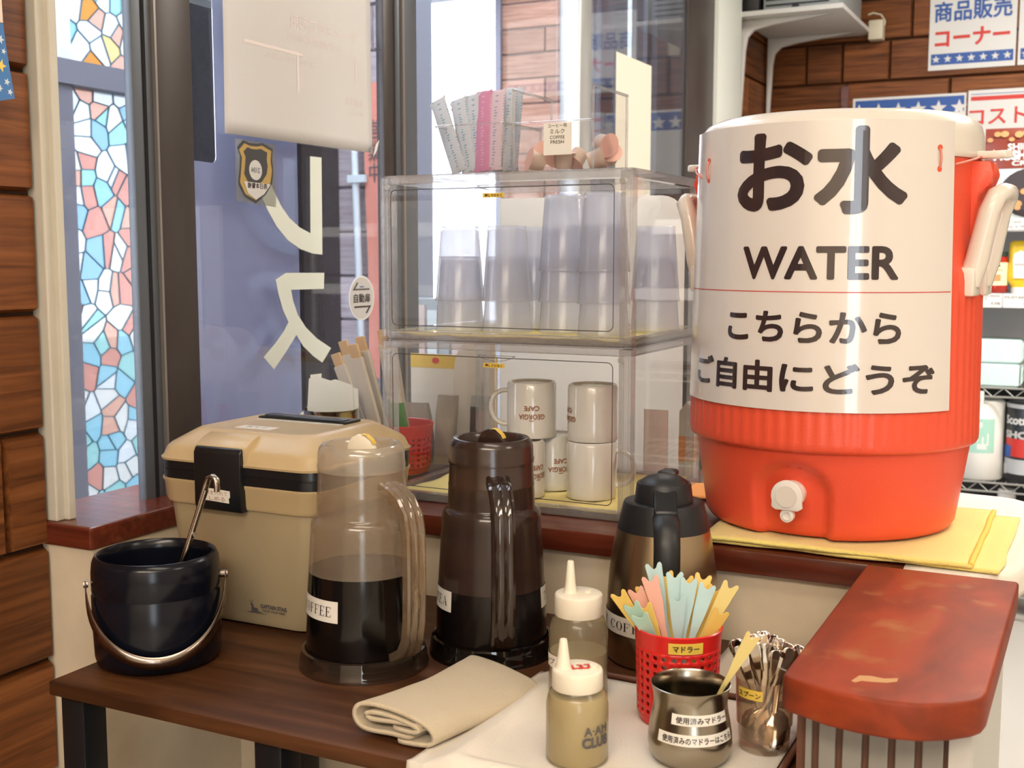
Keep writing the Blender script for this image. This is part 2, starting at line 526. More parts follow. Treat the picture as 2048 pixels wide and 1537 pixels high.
SERIF = {  # thick/thin strokes on a 1 x 1.4 cell: rectangles (x0,x1,y0,y1); C and O are rings
    'F': [(.15, .33, 0, 1.4), (.02, .46, 0, .06), (.02, .9, 1.34, 1.4), (.84, .9, 1.05, 1.4), (.15, .65, .70, .76), (.60, .65, .58, .9)],
    'E': [(.15, .33, 0, 1.4), (.02, .92, 0, .06), (.02, .88, 1.34, 1.4), (.82, .88, 1.08, 1.4), (.86, .92, 0, .34), (.15, .65, .70, .76), (.60, .65, .58, .9)],
    'T': [(.41, .59, 0, 1.4), (.25, .75, 0, .06), (.04, .96, 1.34, 1.4), (.04, .1, 1.05, 1.4), (.9, .96, 1.05, 1.4)],
    'H': [(.12, .28, 0, 1.4), (.72, .88, 0, 1.4), (.0, .4, 0, .06), (.6, 1, 0, .06), (.0, .4, 1.34, 1.4), (.6, 1, 1.34, 1.4), (.2, .8, .67, .74)],
    'I': [(.41, .59, 0, 1.4), (.25, .75, 0, .06), (.25, .75, 1.34, 1.4)],
}
def serif_geo(body):
    vs = []; fs = []
    x = 0.0
    def q(pts):
        n = len(vs); vs.extend(pts); fs.append(tuple(range(n, n + len(pts))))
    for ch in body:
        if ch == ' ':
            x += 0.9; continue
        if ch in SERIF:
            for a, b, c, d in SERIF[ch]:
                q([(x + a, c), (x + b, c), (x + b, d), (x + a, d)])
        elif ch in 'OC':
            lo, hi = (0, 2 * PI) if ch == 'O' else (R(42), R(318))
            N = 20
            for k in range(N):
                p = []
                for a in (lo + (hi - lo) * k / N, lo + (hi - lo) * (k + 1) / N):
                    p.append((math.cos(a), math.sin(a)))
                (c0, s0), (c1, s1) = p
                w0, w1 = 0.05 + 0.15 * abs(c0), 0.05 + 0.15 * abs(c1)
                q([(x + .5 + .47 * c0, .7 + .71 * s0), (x + .5 + .47 * c1, .7 + .71 * s1), (x + .5 + (.47 - w1) * c1, .7 + (.71 - .06) * s1), (x + .5 + (.47 - w0) * c0, .7 + (.71 - .06) * s0)])
            if ch == 'C':
                q([(x + .82, .95), (x + .88, .95), (x + .88, 1.36), (x + .82, 1.36)])
        elif ch == 'A':
            q([(x + .46, 1.4), (x + .54, 1.4), (x + .94, .03), (x + .74, .03)])
            q([(x + .46, 1.4), (x + .50, 1.4), (x + .17, .03), (x + .11, .03)])
            for a, b, c, d in ((.0, .3, 0, .06), (.64, 1.02, 0, .06), (.26, .72, .42, .48)):
                q([(x + a, c), (x + b, c), (x + b, d), (x + a, d)])
        x += 1.12
    x1 = max(v[0] for v in vs); x0 = min(v[0] for v in vs)
    return [((a - (x0 + x1) / 2) / (x1 - x0), b / 1.4 - 0.5, 0.0) for a, b in vs], fs

def put_text(name, geo, mat, parent, fn, w, h, step=None, label=None):
    """fn(a, b) maps print coordinates in metres, centred, to 3-D; step cuts faces so that they follow a curve"""
    vs, fs = geo
    bm = bmesh.new()
    bv = [bm.verts.new((a * w, b * h, c)) for a, b, c in vs]
    for f in fs:
        try: bm.faces.new([bv[i] for i in f])
        except ValueError: pass
    if step:
        x = -w / 2 + step
        while x < w / 2:
            bmesh.ops.bisect_plane(bm, geom=bm.verts[:] + bm.edges[:] + bm.faces[:], plane_co=(x, 0, 0), plane_no=(1, 0, 0))
            x += step
    e = 1e-4
    for v in bm.verts:
        x, y, c = v.co
        q = Vector(fn(x, y))
        if c > 0.5:
            n = (Vector(fn(x + e, y)) - q).cross(Vector(fn(x, y + e)) - q)
            q += n.normalized() * (c * 1.5e-5)
        v.co = q
    me = bpy.data.meshes.new(name)
    bm.to_mesh(me); bm.free()
    me.materials.append(M[mat])
    o = bpy.data.objects.new(name, me)
    if label: o['label'] = label
    return link(o, parent)

def flat(origin, u, v):
    o, u, v = Vector(origin), Vector(u), Vector(v)
    return lambda a, b: o + u * a + v * b

def cyl(r, ang, z, slope=0.0, cx=0.0, cy=0.0):
    """print on a standing cylinder; slope = change of radius per metre of height"""
    return lambda a, b: Vector((cx + (r + slope * b) * math.cos(ang + a / r), cy + (r + slope * b) * math.sin(ang + a / r), z + b))

def wrap_label(name, mat, parent, r, a0, a1, z0, z1, n=16, t=0.0004, label=None, rtop=None):
    rt = rtop if rtop is not None else r
    def fn(i, j):
        a = a0 + (a1 - a0) * i
        rr = r + (rt - r) * j
        return (rr * math.cos(a), rr * math.sin(a), z0 + (z1 - z0) * j)
    return MB().grid(n, 1, fn).obj(name, mat, parent, smooth=60, label=label)

def star_pts(r, cx=0, cy=0, rot=0.0):
    return [(cx + (r if k % 2 == 0 else r * 0.42) * math.sin(rot + PI * k / 5), cy + (r if k % 2 == 0 else r * 0.42) * math.cos(rot + PI * k / 5)) for k in range(10)]

# ================================================================== THE SETTING
XG = -1.26                    # plane of the glazed front
floor = box('floor', -1.3, 3.6, -2.7, 5.0, -0.05, 0.0, 'floor_tile'); setp(floor, 'pale beige shop floor', kind='structure')
ceil = box('ceiling', -1.3, 3.6, -2.7, 5.0, 2.7, 2.75, 'ceiling_white'); setp(ceil, 'plain pale ceiling', kind='structure')
wr = box('wall_right', 3.6, 3.65, -2.7, 5.0, 0, 2.7, 'room_wall'); setp(wr, 'plain cream wall on the far side of the room', kind='structure')
# wall behind the viewpoint with one tall window
wb = MB()
for a in ((-1.3, 1.35, 0, 2.7), (2.2, 3.6, 0, 2.7), (1.35, 2.2, 0, 0.3), (1.35, 2.2, 2.3, 2.7)):
    wb.box(a[0], a[1], -2.7, -2.65, a[2], a[3])
wb = wb.obj('wall_front', 'room_wall'); setp(wb, 'plain cream wall with one tall window', kind='structure')

PL = {}
def plank(parent, L, x, y, z, rz, mat, h=0.16, t=0.016):
    """one board: length along local X, face towards local -Y, top edge chamfered"""
    key = (round(L, 3), h, mat)
    if key not in PL:
        g = 0.0018; c = 0.005
        a, b = L / 2 - g, L / 2 - g - c
        z0, z1 = g, h - g
        mb = MB().add([(-a, 0, z0), (a, 0, z0), (a, 0, z1), (-a, 0, z1), (-b, -t, z0 + c), (b, -t, z0 + c), (b, -t, z1 - c), (-b, -t, z1 - c)],
                      [(4, 5, 6, 7), (0, 1, 5, 4), (1, 2, 6, 5), (2, 3, 7, 6), (3, 0, 4, 7), (3, 2, 1, 0)])
        me = mb.mesh('plank', fix=True)
        me.materials.append(M[mat])
        PL[key] = me
    o = bpy.data.objects.new('plank', PL[key])
    o.location = (x, y, z); o.rotation_euler = (0, 0, rz)
    return link(o, parent)

def plank_rows(parent, axis, fixed, lo, hi, z0, z1, joints, mat, rz, h=0.16):
    """rows of boards on a wall; joints(k) gives the cut positions of row k"""
    k = 0
    z = z0
    while z < z1 - 0.01:
        cuts = [lo] + [c for c in sorted(joints(k)) if lo + 0.03 < c < hi - 0.03] + [hi]
        for a, b in zip(cuts, cuts[1:]):
            m = (a + b) / 2
            if axis == 'y': plank(parent, b - a, fixed, m, z, rz, mat, h)
            else: plank(parent, b - a, m, fixed, z, rz, mat, h)
        z += h; k += 1

# left boarded wall, near side
wl = struct('wall_left', 'dark reddish brown boarded wall at the left edge')
box('backing', -1.36, -1.29, -2.7, 1.131, 0, 2.7, 'grout', wl)
plank_rows(wl, 'y', -1.29, 0.2, 1.131, 0.037, 2.5, lambda k: ([1.047] if k == 7 else [1.062] if k == 5 else [0.7] if k % 2 else [0.93] if k in (2, 4) else [0.45]), 'plank_wood', R(90))

# timber post at the near end of the glazing
t1 = MB().box(-1.33, -1.262, 1.131, 1.160, 0.872, 2.7).box(-1.33, -1.254, 1.145, 1.1585, 0.872, 2.7).obj('trim_1', 'trim_white', bevel=0.002)
setp(t1, 'cream painted window post beside the boarded wall', kind='structure')

# narrow side light between post and door
w1 = struct('window_1', 'narrow clear side light beside the cream post')
MB().box(XG - 0.004, XG, 1.160, 1.297, 0.86, 2.7).obj('pane', 'window_glass', w1)
# door jamb: grey channel and bronze post
j = struct('trim_2', 'grey channel and dark bronze jamb of the sliding door')
box('channel', -1.274, -1.258, 1.296, 1.337, 0, 2.7, 'frame_grey', j, bevel=0.002)
box('groove', -1.27, -1.2565, 1.316, 1.322, 0, 2.7, 'outer_dark', j)
box('edge_strip', -1.27, -1.252, 1.337, 1.341, 0, 2.7, 'bronze_edge', j)
box('jamb_post', -1.272, -1.254, 1.341, 1.417, 0, 2.7, 'bronze', j, bevel=0.002)

# sliding door leaf: glass, a second filmed pane behind it, bronze stile
d1 = struct('door_1', 'glazed sliding door leaf with pale film and cream letters')
MB().box(XG - 0.004, XG, 1.417, 1.948, 0, 2.7).obj('pane', 'door_glass', d1)
fl = [(1.4167, 0.3), (1.722, 0.3), (1.722, 1.70), (1.5076, 1.70), (1.5076, 1.393), (1.5062, 1.387), (1.502, 1.3832), (1.498, 1.3822), (1.4167, 1.3838)]
MB().prism(fl, lambda a, b, t: (-1.289 - t, a, b), 0.0015).obj('film', 'door_film', d1, label='pale violet translucent film')
box('stile', -1.268, -1.25, 1.948, 1.985, 0, 2.7, 'bronze', d1, bevel=0.002)
box('seal', -1.268, -1.247, 1.985, 1.993, 0, 2.7, 'frame_grey', d1)
box('seal', -1.268, -1.247, 2.012, 2.020, 0, 2.7, 'bronze_edge', d1)
box('stile', -1.27, -1.252, 1.993, 2.074, 0, 2.7, 'frame_grey', d1, bevel=0.002)
box('top_rail', -1.34, -1.30, 1.417, 1.948, 1.640, 1.652, 'aluminium', d1)

# second opening: clear pane, silver stile, further pane, bronze post, pale post
w3 = struct('window_3', 'clear pane of the doorway past the dark stile')
MB().box(XG - 0.004, XG, 2.074, 2.872, 0, 2.7).obj('pane', 'window_glass', w3)
d2 = struct('door_2', 'further sliding door leaf with silver edge')
box('stile', -1.30, -1.24, 2.872, 2.952, 0, 2.7, 'aluminium', d2, bevel=0.006)
MB().box(XG - 0.004, XG, 2.952, 3.79, 0, 2.7).obj('pane', 'window_glass', d2)
MB().box(-1.345, -1.341, 2.952, 3.79, 0, 2.7).obj('pane', 'window_glass', d2)
for y0, y1, m in ((3.16, 3.21, 'aluminium'), (3.27, 3.37, 'outer_frame'), (3.52, 3.56, 'aluminium'), (3.66, 3.70, 'frame_grey')):  # upright strips modelled in place of the room's striped reflection in this glass
    box('reflection_strip', -1.36, -1.346, y0, y1, 0, 2.7, m, d2)
box('jamb_post', -1.36, -1.25, 3.79, 4.072, 0, 2.7, 'bronze', d2, bevel=0.003)
t3 = box('trim_3', -1.36, -1.235, 4.072, 4.36, 0, 2.7, 'trim_pale', bevel=0.004); setp(t3, 'pale painted post at the end of the glazing', kind='structure')

# boarded return wall and boarded back wall
wn = struct('wall_return', 'boarded wall strip beyond the pale post')
box('backing', -1.36, -1.29, 4.36, 4.98, 0, 2.7, 'grout', wn)
plank_rows(wn, 'y', -1.29, 4.36, 4.95, 0.007, 2.6, lambda k: [4.6] if k % 2 else [], 'plank_wood', R(90))
wk = struct('wall_back', 'brown boarded wall behind the shop shelves')
box('backing', -1.36, 3.6, 4.97, 5.02, 0, 2.7, 'grout', wk)
plank_rows(wk, 'x', 4.97, -1.29, 0.2, 1.287, 2.6, lambda k: ([-1.13, -0.985, -0.80, -0.2] if k == 4 else [-0.965, -0.57, -0.05] if k == 3 else [-0.985, -0.62] if k == 2 else [-0.72, -0.1] if k % 2 else [-0.4]), 'plank_wood', 0)
box('batten', -0.985, -0.955, 4.945, 4.957, 0.6, 1.915, 'ledge_wood', wk)

# low walls round the counter
lw = box('wall_low_left', -1.36, -1.196, 1.130, 2.2, 0, 0.840, 'cream_wall'); setp(lw, 'stained cream low wall under the window ledge', kind='structure')
lb = box('wall_low_back', -1.196, -0.10, 1.420, 1.47, 0, 0.840, 'cream_wall'); setp(lb, 'stained cream panel behind the drinks table', kind='structure')
cap = MB().box(-1.36, -1.192, 1.124, 1.401, 0.840, 0.872).obj('trim_4', 'ledge_wood', bevel=0.004)
cap.data.transform(Matrix.Identity(4)); setp(cap, 'dark red varnished ledge along the low window wall', kind='structure')

# ------------------------------------------------------------------ outside the glass
g = box('ground', -14, -1.37, -3, 16, -0.12, -0.06, 'outer_ground'); setp(g, 'pale paving outside', kind='structure')
XO = -2.6
ov = struct('wall_vestibule', 'grey framed outer wall of the entrance lobby')
box('wall_panel', XO - 0.06, XO, 0.6, 2.30, 0, 2.9, 'outer_frame', ov)
box('window_post', XO - 0.06, XO + 0.03, 2.30, 2.36, 0, 2.9, 'trim_pale', ov)
box('window_post', XO - 0.06, XO + 0.01, 2.36, 2.44, 0, 1.74, 'outer_frame', ov)
box('window_post', XO - 0.06, XO + 0.01, 2.36, 2.44, 1.74, 2.9, 'trim_pale', ov)
box('wall_panel', XO - 0.06, XO, 2.36, 2.90, 0, 0.50, 'outer_frame', ov)
box('transom', XO - 0.06, XO + 0.02, 2.36, 2.90, 1.706, 1.773, 'outer_frame', ov)
box('head', XO - 0.06, XO, 2.36, 2.90, 2.10, 2.9, 'outer_frame', ov)
box('window_post', XO - 0.06, XO + 0.02, 2.74, 2.80, 0.5, 2.9, 'outer_frame', ov)
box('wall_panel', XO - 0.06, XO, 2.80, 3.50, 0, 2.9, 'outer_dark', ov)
box('corner_post', XO - 0.06, XO + 0.09, 3.50, 3.60, 0, 2.9, 'bronze', ov)

# stained glass: every pane its own piece, cut by half planes
def clip(poly, nx, ny, d):
    out = []
    for i in range(len(poly)):
        a, b = poly[i], poly[(i + 1) % len(poly)]
        da, db = a[0] * nx + a[1] * ny - d, b[0] * nx + b[1] * ny - d
        if da <= 0: out.append(a)
        if (da < 0) != (db < 0) and abs(da - db) > 1e-12:
            t = da / (da - db)
            out.append((a[0] + (b[0] - a[0]) * t, a[1] + (b[1] - a[1]) * t))
    return out
rnd = random.Random(11)
def stained(parent, y0, y1, z0, z1, cell, warm):
    seeds = []
    ny, nz = max(2, round((y1 - y0) / cell)), max(2, round((z1 - z0) / cell))
    for i in range(ny):
        for k in range(nz):
            seeds.append((y0 + (i + 0.5 + rnd.uniform(-0.62, 0.62)) * (y1 - y0) / ny, z0 + (k + 0.5 + rnd.uniform(-0.62, 0.62)) * (z1 - z0) / nz))
    for s in seeds:
        poly = [(y0, z0), (y1, z0), (y1, z1), (y0, z1)]
        near = sorted(seeds, key=lambda q: (q[0] - s[0]) ** 2 + (q[1] - s[1]) ** 2)[1:22]
        full = list(poly)
        for q in near:
            dx, dy = q[0] - s[0], q[1] - s[1]
            l = math.hypot(dx, dy)
            if l < 1e-6: continue
            nx, nyy = dx / l, dy / l
            mid = (s[0] + q[0]) / 2 * nx + (s[1] + q[1]) / 2 * nyy
            poly = clip(poly, nx, nyy, mid - 0.0008)
            full = clip(full, nx, nyy, mid)
            if len(poly) < 3: break
        if len(poly) < 3: continue
        top = (s[1] - z0) / (z1 - z0)
        c = rnd.choice((0, 0, 1, 1, 4, 4, 3, 6, 2, 5, 2, 5) if not warm else (7, 8, 4, 1, 0, 6, 1, 5))
        if warm and top > 0.8: c = rnd.choice((9, 3, 2, 7))
        mb = MB().prism(poly, lambda a, b, t: (XO - 0.02 - t, a, b), 0.004)
        mb.obj('stained_pane', 'stained_%d' % c, parent)
        for a, b in zip(full, full[1:] + full[:1]):
            l = math.hypot(b[0] - a[0], b[1] - a[1])
            if l < 1e-5: continue
            ox, oy = -(b[1] - a[1]) / l * 0.0013, (b[0] - a[0]) / l * 0.0013
            came.prism([(a[0] - ox, a[1] - oy), (b[0] - ox, b[1] - oy), (b[0] + ox, b[1] + oy), (a[0] + ox, a[1] + oy)], lambda p, q, t: (XO - 0.0192 - t, p, q), 0.0055)
came = MB()
w2 = struct('window_2', 'tall stained glass window of blue, white and red pieces, backlit')
stained(w2, 2.442, 2.74, 0.50, 1.706, 0.057, False)
stained(w2, 2.442, 2.74, 1.773, 2.10, 0.055, True)
came.obj('lead_came', 'lead', w2)

ow = struct('wall_wing', 'boarded wing wall outside the door')
box('backing', -2.62, -2.20, 3.62, 3.75, -0.06, 3.2, 'outer_frame', ow)
plank_rows(ow, 'x', 3.62, -2.62, -2.20, 0.039, 2.9, lambda k: [-2.449 + 0.3 * (k % 2) - 0.24 * (k % 2)] if k % 2 else [-2.36], 'plank_wing', 0)
of = struct('wall_outside', 'boarded outside wall beyond the bright opening')
box('backing', -3.59, -2.0, 7.02, 7.2, -0.06, 3.6, 'outer_frame', of)
plank_rows(of, 'x', 7.02, -3.59, -2.0, 0.132, 3.4, lambda k: [-3.27, -2.6] if k % 2 else [-2.93, -2.3], 'plank_outdoor', 0)
box('edge_board', -3.62, -3.58, 6.98, 7.02, -0.06, 3.6, 'outer_frame', of)
box('eave', -6.5, -3.5, 6.6, 7.3, 2.98, 3.25, 'outer_frame', of)
box('gutter', -6.5, -3.5, 6.62, 6.72, 2.885, 2.915, 'trim_pale', of)
od = box('dark_backdrop', -2.26, -2.2, 5.05, 7.0, -0.06, 3.2, 'outer_dark'); setp(od, 'added dark panel that darkens the view through the far glass door', kind='structure')  # dark panel added so that the glass of the far leaf reads dark

# ================================================================== COUNTER AND TABLE
# long counter top behind the low wall
ct = thing('serving_counter', 'dark red varnished counter top carrying the clear cases and the water cooler', 'counter', (-0.62, 1.62, 0.84))
def top_outline():
    pts = [(-0.572, -0.215), (0.45, -0.215)]
    for k in range(9):
        a = R(-90 + 90 * k / 8)
        pts.append((0.45 + 0.10 * math.cos(a), -0.115 + 0.10 * math.sin(a)))
    for k in range(9):
        a = R(90 * k / 8)
        pts.append((0.40 + 0.15 * math.cos(a), 0.15 + 0.15 * math.sin(a)))
    pts += [(-0.572, 0.30)]
    return pts
MB().prism(top_outline(), lambda a, b, t: (a, b, t), 0.030).obj('top_board', 'ledge_wood', ct, smooth=40, bevel=0.003)

# wooden counter arm with slatted end
ar = thing('wing_counter', 'worn red wooden counter arm with a slatted grey end', 'counter', (-0.15, 1.2, 0.0))
pts = [(-0.0835, 0.204), (-0.0835, -0.203), (-0.079, -0.210), (-0.064, -0.216), (-0.040, -0.2265), (-0.014, -0.231), (0.012, -0.231), (0.034, -0.226), (0.056, -0.213), (0.072, -0.197), (0.0785, -0.186), (0.081, -0.170), (0.083, 0.204)]
MB().prism(pts, lambda a, b, t: (a, b, 0.838 + t), 0.033).obj('arm_top', 'arm_wood', ar, smooth=50, bevel=0.004, bseg=3)
pp = [(-0.1763, 1.0031), (-0.1725, 1.0195), (-0.1632, 1.0227), (-0.1524, 1.0212), (-0.1411, 1.0276), (-0.1408, 1.0186), (-0.1485, 1.0118), (-0.1611, 1.0081), (-0.1684, 1.0071), (-0.1726, 1.0003)]
MB().prism([(a + 0.15, b - 1.2) for a, b in pp], lambda a, b, t: (a, b, 0.8709 + t), 0.0002).obj('peeled_patch', 'peeled_wood', ar, label='pale patch of peeled varnish')
box('core', -0.0795, 0.060, -0.160, 0.21, 0.0, 0.838, 'tray_brown', ar)
xs = [-0.0735, -0.0615, -0.0407, -0.0178, 0.0046, 0.0270, 0.0506]
sl = MB().box(-0.0083, 0.0083, -0.0035, 0.0035, 0, 0.836).mesh('slat', bevel=0.001)
sl.materials.append(M['slat_grey'])
for a, b in zip(xs, xs[1:]):
    o = bpy.data.objects.new('slat', sl)
    o.location = ((a + b) / 2, -0.1635, 0.001)
    o.scale = ((b - a - 0.0062) / 0.0166, 1, 1)
    link(o, ar)
# ribbed white side panel: each rib a strip of its own
box('side_panel', 0.060, 0.069, -0.165, 0.21, 0.0, 0.838, 'panel_white', ar)
rb = MB().box(0.069, 0.0705, -0.0022, 0.0022, 0.0, 0.838).mesh('rib'); rb.materials.append(M['panel_white'])
for k in range(46):
    o = bpy.data.objects.new('rib', rb); o.location = (0, -0.160 + k * 0.0081, 0); link(o, ar)
box('corner_strip', 0.052, 0.0695, -0.169, -0.1601, 0.0, 0.838, 'panel_white', ar)

# low wooden table with black steel legs
tb = thing('side_table', 'low brown wooden drinks table with black metal legs', 'table', (-0.655, 1.17, 0))
box('table_top', -0.402, 0.418, -0.245, 0.245, 0.733, 0.75, 'table_wood', tb, bevel=0.002)
for x, y in ((-0.38, -0.215), (-0.385, 0.205), (-0.10, -0.215), (0.38, -0.215), (0.38, 0.205)):
    box('leg', x - 0.0175, x + 0.0175, y - 0.0175, y + 0.0175, 0.0, 0.7325, 'black_plastic', tb, bevel=0.002)

# ================================================================== WATER COOLER
CX, CY, CZ = -0.32, 1.60, 0.8745 + 0.008
CA = math.atan2(-CY, -CX)                # direction the cooler's sign side is measured from
wc = thing('water_cooler', 'large round red water cooler with white lid and a big water sign', 'water cooler', (CX, CY, CZ))
prof = [(0.0, 0.0), (0.10, 0.0), (0.150, 0.0), (0.158, 0.003), (0.1625, 0.010), (0.1645, 0.022)]
prof += [(0.1645 + 0.0135 * k / 12, 0.022 + 0.090 * k / 12) for k in range(1, 13)]
prof += [(0.1795, 0.1125), (0.1855, 0.1145), (0.1872, 0.118), (0.1876, 0.126)]
prof += [(0.1876 - 0.0025 * k / 10, 0.126 + 0.194 * k / 10) for k in range(1, 11)]
prof += [(0.1838, 0.330), (0.180, 0.337), (0.1775, 0.342), (0.1772, 0.36), (0.1762, 0.45), (0.1765, 0.470)]
NS = 288
SPG = CA + R(-15.5)
vs = []; fs = []
for r, z in prof:
    for k in range(NS):
        a = 2 * PI * k / NS
        rr = r
        if 0.122 < z < 0.322:                       # vertical flutes
            rr -= 0.0016 * (0.5 + 0.5 * math.cos(a * 72)) ** 2
        da = (a - SPG + PI) % (2 * PI) - PI         # arched recess round the tap
        s = da * 0.165
        if z < 0.105 and r > 0.14:
            d = max(abs(s) / 0.052, 0.0)
            if z > 0.055: d = math.hypot(s / 0.052, (z - 0.055) / 0.045)
            w = max(0.0, min(1.0, (1.0 - d) / 0.22))
            rr -= 0.014 * (w * w * (3 - 2 * w))
        vs.append((rr * math.cos(a), rr * math.sin(a), z))
for i in range(1, len(prof) - 1):
    for k in range(NS):
        fs.append((i * NS + k, i * NS + (k + 1) % NS, (i + 1) * NS + (k + 1) % NS, (i + 1) * NS + k))
fs.append(tuple(NS + k for k in range(NS))[::-1])
vs[:NS] = vs[NS:2 * NS]
MB().add(vs, fs).obj('body', 'cooler_red', wc, smooth=50)
MB().lathe([(0.1785, 0.470), (0.1800, 0.4715), (0.1802, 0.478), (0.1795, 0.500), (0.1765, 0.512), (0.170, 0.520), (0.158, 0.5255), (0.13, 0.529), (0.06, 0.5315), (0.0, 0.532)], 96).obj('lid', 'cooler_white', wc, smooth=60)
# tap
sg = thing_tap = MB().lathe([(0.0, 0.0), (0.0165, 0.0), (0.0165, 0.026), (0.0155, 0.028)], 32).lathe([(0.0155, 0.028), (0.0, 0.028)], 32)
tap = sg.obj('tap', 'spigot_white', wc, smooth=40)
rad = Vector((math.cos(SPG), math.sin(SPG), 0))
zax = rad; xax = Vector((0, 0, 1)).cross(rad).normalized(); yax = zax.cross(xax)
tm = Matrix((xax, yax, zax)).transposed().to_4x4()
tm.translation = rad * 0.150 + Vector((0, 0, 0.058))
tap.data.transform(tm)
pts = [(0.020 * math.cos(R(a)), 0.020 * math.sin(R(a))) for a in range(-20, 201, 10)] + [(-0.0195, -0.014), (-0.014, -0.0175), (0.014, -0.0175), (0.0195, -0.014)]
fp = MB().prism(pts, lambda a, b, t: (a, b, 0.028 + t), 0.006).obj('tap_face', 'spigot_white', tap, smooth=40, bevel=0.0012)
fp.data.transform(tm)
rg = MB().lathe([(0.0135, 0.034), (0.0135, 0.0352), (0.0, 0.0352)], 28).obj('tap_button', 'cooler_white', tap, smooth=40); rg.data.transform(tm)
lv = MB().lathe([(0.0, 0.024), (0.0085, 0.024), (0.0085, 0.031), (0.005, 0.032), (0.005, 0.030), (0.0, 0.030)], 24, cy=-0.0245).obj('tap_lever', 'spigot_white', tap, smooth=40); lv.data.transform(tm)

# carrying handles
def cooler_handle(ang):
    o = Vector((math.cos(ang), math.sin(ang), 0)); t = Vector((-math.sin(ang), math.cos(ang), 0))
    P = []
    for s in (-1, 1):
        P.append([o * 0.179 + t * s * 0.029 + Vector((0, 0, 0.318)), o * 0.188 + t * s * 0.029 + Vector((0, 0, 0.345)), o * 0.200 + t * s * 0.029 + Vector((0, 0, 0.405)), o * 0.208 + t * s * 0.028 + Vector((0, 0, 0.424)), o * 0.212 + t * s * 0.014 + Vector((0, 0, 0.428))])
    path = P[0] + P[1][::-1]
    MB().tube(path, [0.0150, 0.0140, 0.0125, 0.0120, 0.0115, 0.0115, 0.0120, 0.0125, 0.0140, 0.0150], 12).obj('handle', 'cooler_white', wc, smooth=60)
    for s in (-1, 1):
        q = o * 0.174 + t * s * 0.029
        MB().prism([(-0.0165, -0.014), (0.0165, -0.014), (0.0165, 0.0165), (-0.0165, 0.0165)], lambda a, b, d: q + t * a + o * b + Vector((0, 0, 0.302 + d)), 0.036).obj('handle_mount', 'cooler_white', wc, smooth=40, bevel=0.004)
    # red lug with white lever under the lid
    mb = MB()
    pr = [(-0.02, 0.36), (0.004, 0.375), (0.008, 0.425), (0.020, 0.437), (0.025, 0.450), (0.020, 0.466), (-0.02, 0.469)]
    mb.prism(pr, lambda a, b, d: o * (0.176 + a) + t * (d - 0.018) + Vector((0, 0, b)), 0.036)
    mb.obj('lug', 'cooler_red', wc, smooth=40, bevel=0.003)
    MB().prism([(0.0, -0.012), (0.040, -0.010), (0.046, 0.0), (0.040, 0.010), (0.0, 0.012)], lambda a, b, d: o * (0.172 + a) + t * b + Vector((0, 0, 0.470 + d)), 0.009).obj('lid_lever', 'cooler_white', wc, smooth=40, bevel=0.002)
cooler_handle(CA + R(70))
cooler_handle(CA + R(-109))

# laminated sign wrapped round the front
A0, A1 = CA + R(-77), CA + R(47)
def sign_r(z): return 0.1818 + (0.518 - z) / (0.518 - 0.165) * (0.1896 - 0.1818)
MB().grid(64, 24, lambda i, j: ((sign_r(0.165 + 0.345 * j)) * math.cos(A0 + (A1 - A0) * i), (sign_r(0.165 + 0.345 * j)) * math.sin(A0 + (A1 - A0) * i), 0.165 + 0.345 * j)).obj('sign', 'sign_paper', wc, smooth=60, fix=False, label='laminated cream sign with large black lettering')
sign = wc.children[-1] if wc.children[-1].name.startswith('sign') else [c for c in wc.children if c.name.startswith('sign')][0]
def sign_line(body, a0, a1, z0, z1, bold, mat='ink'):
    zm, am = (z0 + z1) / 2, CA + R((a0 + a1) / 2)
    r = sign_r(zm) + 0.0006
    w = R(a1 - a0) * r
    def fn(a, b):
        rr = sign_r(zm + b) + 0.0006
        an = am + a / r
        return (rr * math.cos(an), rr * math.sin(an), zm + b)
    put_text('lettering', text_geo(body, bold), mat, sign, fn, w, z1 - z0, step=0.006)
sign_line('お水', -40.0, 25.8, 0.400, 0.5025, 0.036)
sign_line('WATER', -36.0, 22.9, 0.3231, 0.3631, 0.03)
sign_line('こちらから', -42.5, 24.5, 0.2477, 0.2852, 0.03)
sign_line('ご自由にどうぞ', -63.5, 39.0, 0.186, 0.225, 0.03)
ln = MB().grid(48, 1, lambda i, j: tuple(Vector(((sign_r(0.309) + 0.0005) * math.cos(A0 + (A1 - A0) * (0.004 + i * 0.99)), (sign_r(0.309) + 0.0005) * math.sin(A0 + (A1 - A0) * (0.004 + i * 0.99)), 0.3080 + 0.0010 * j)))).obj('rule_line', 'ink_red', sign, fix=False)
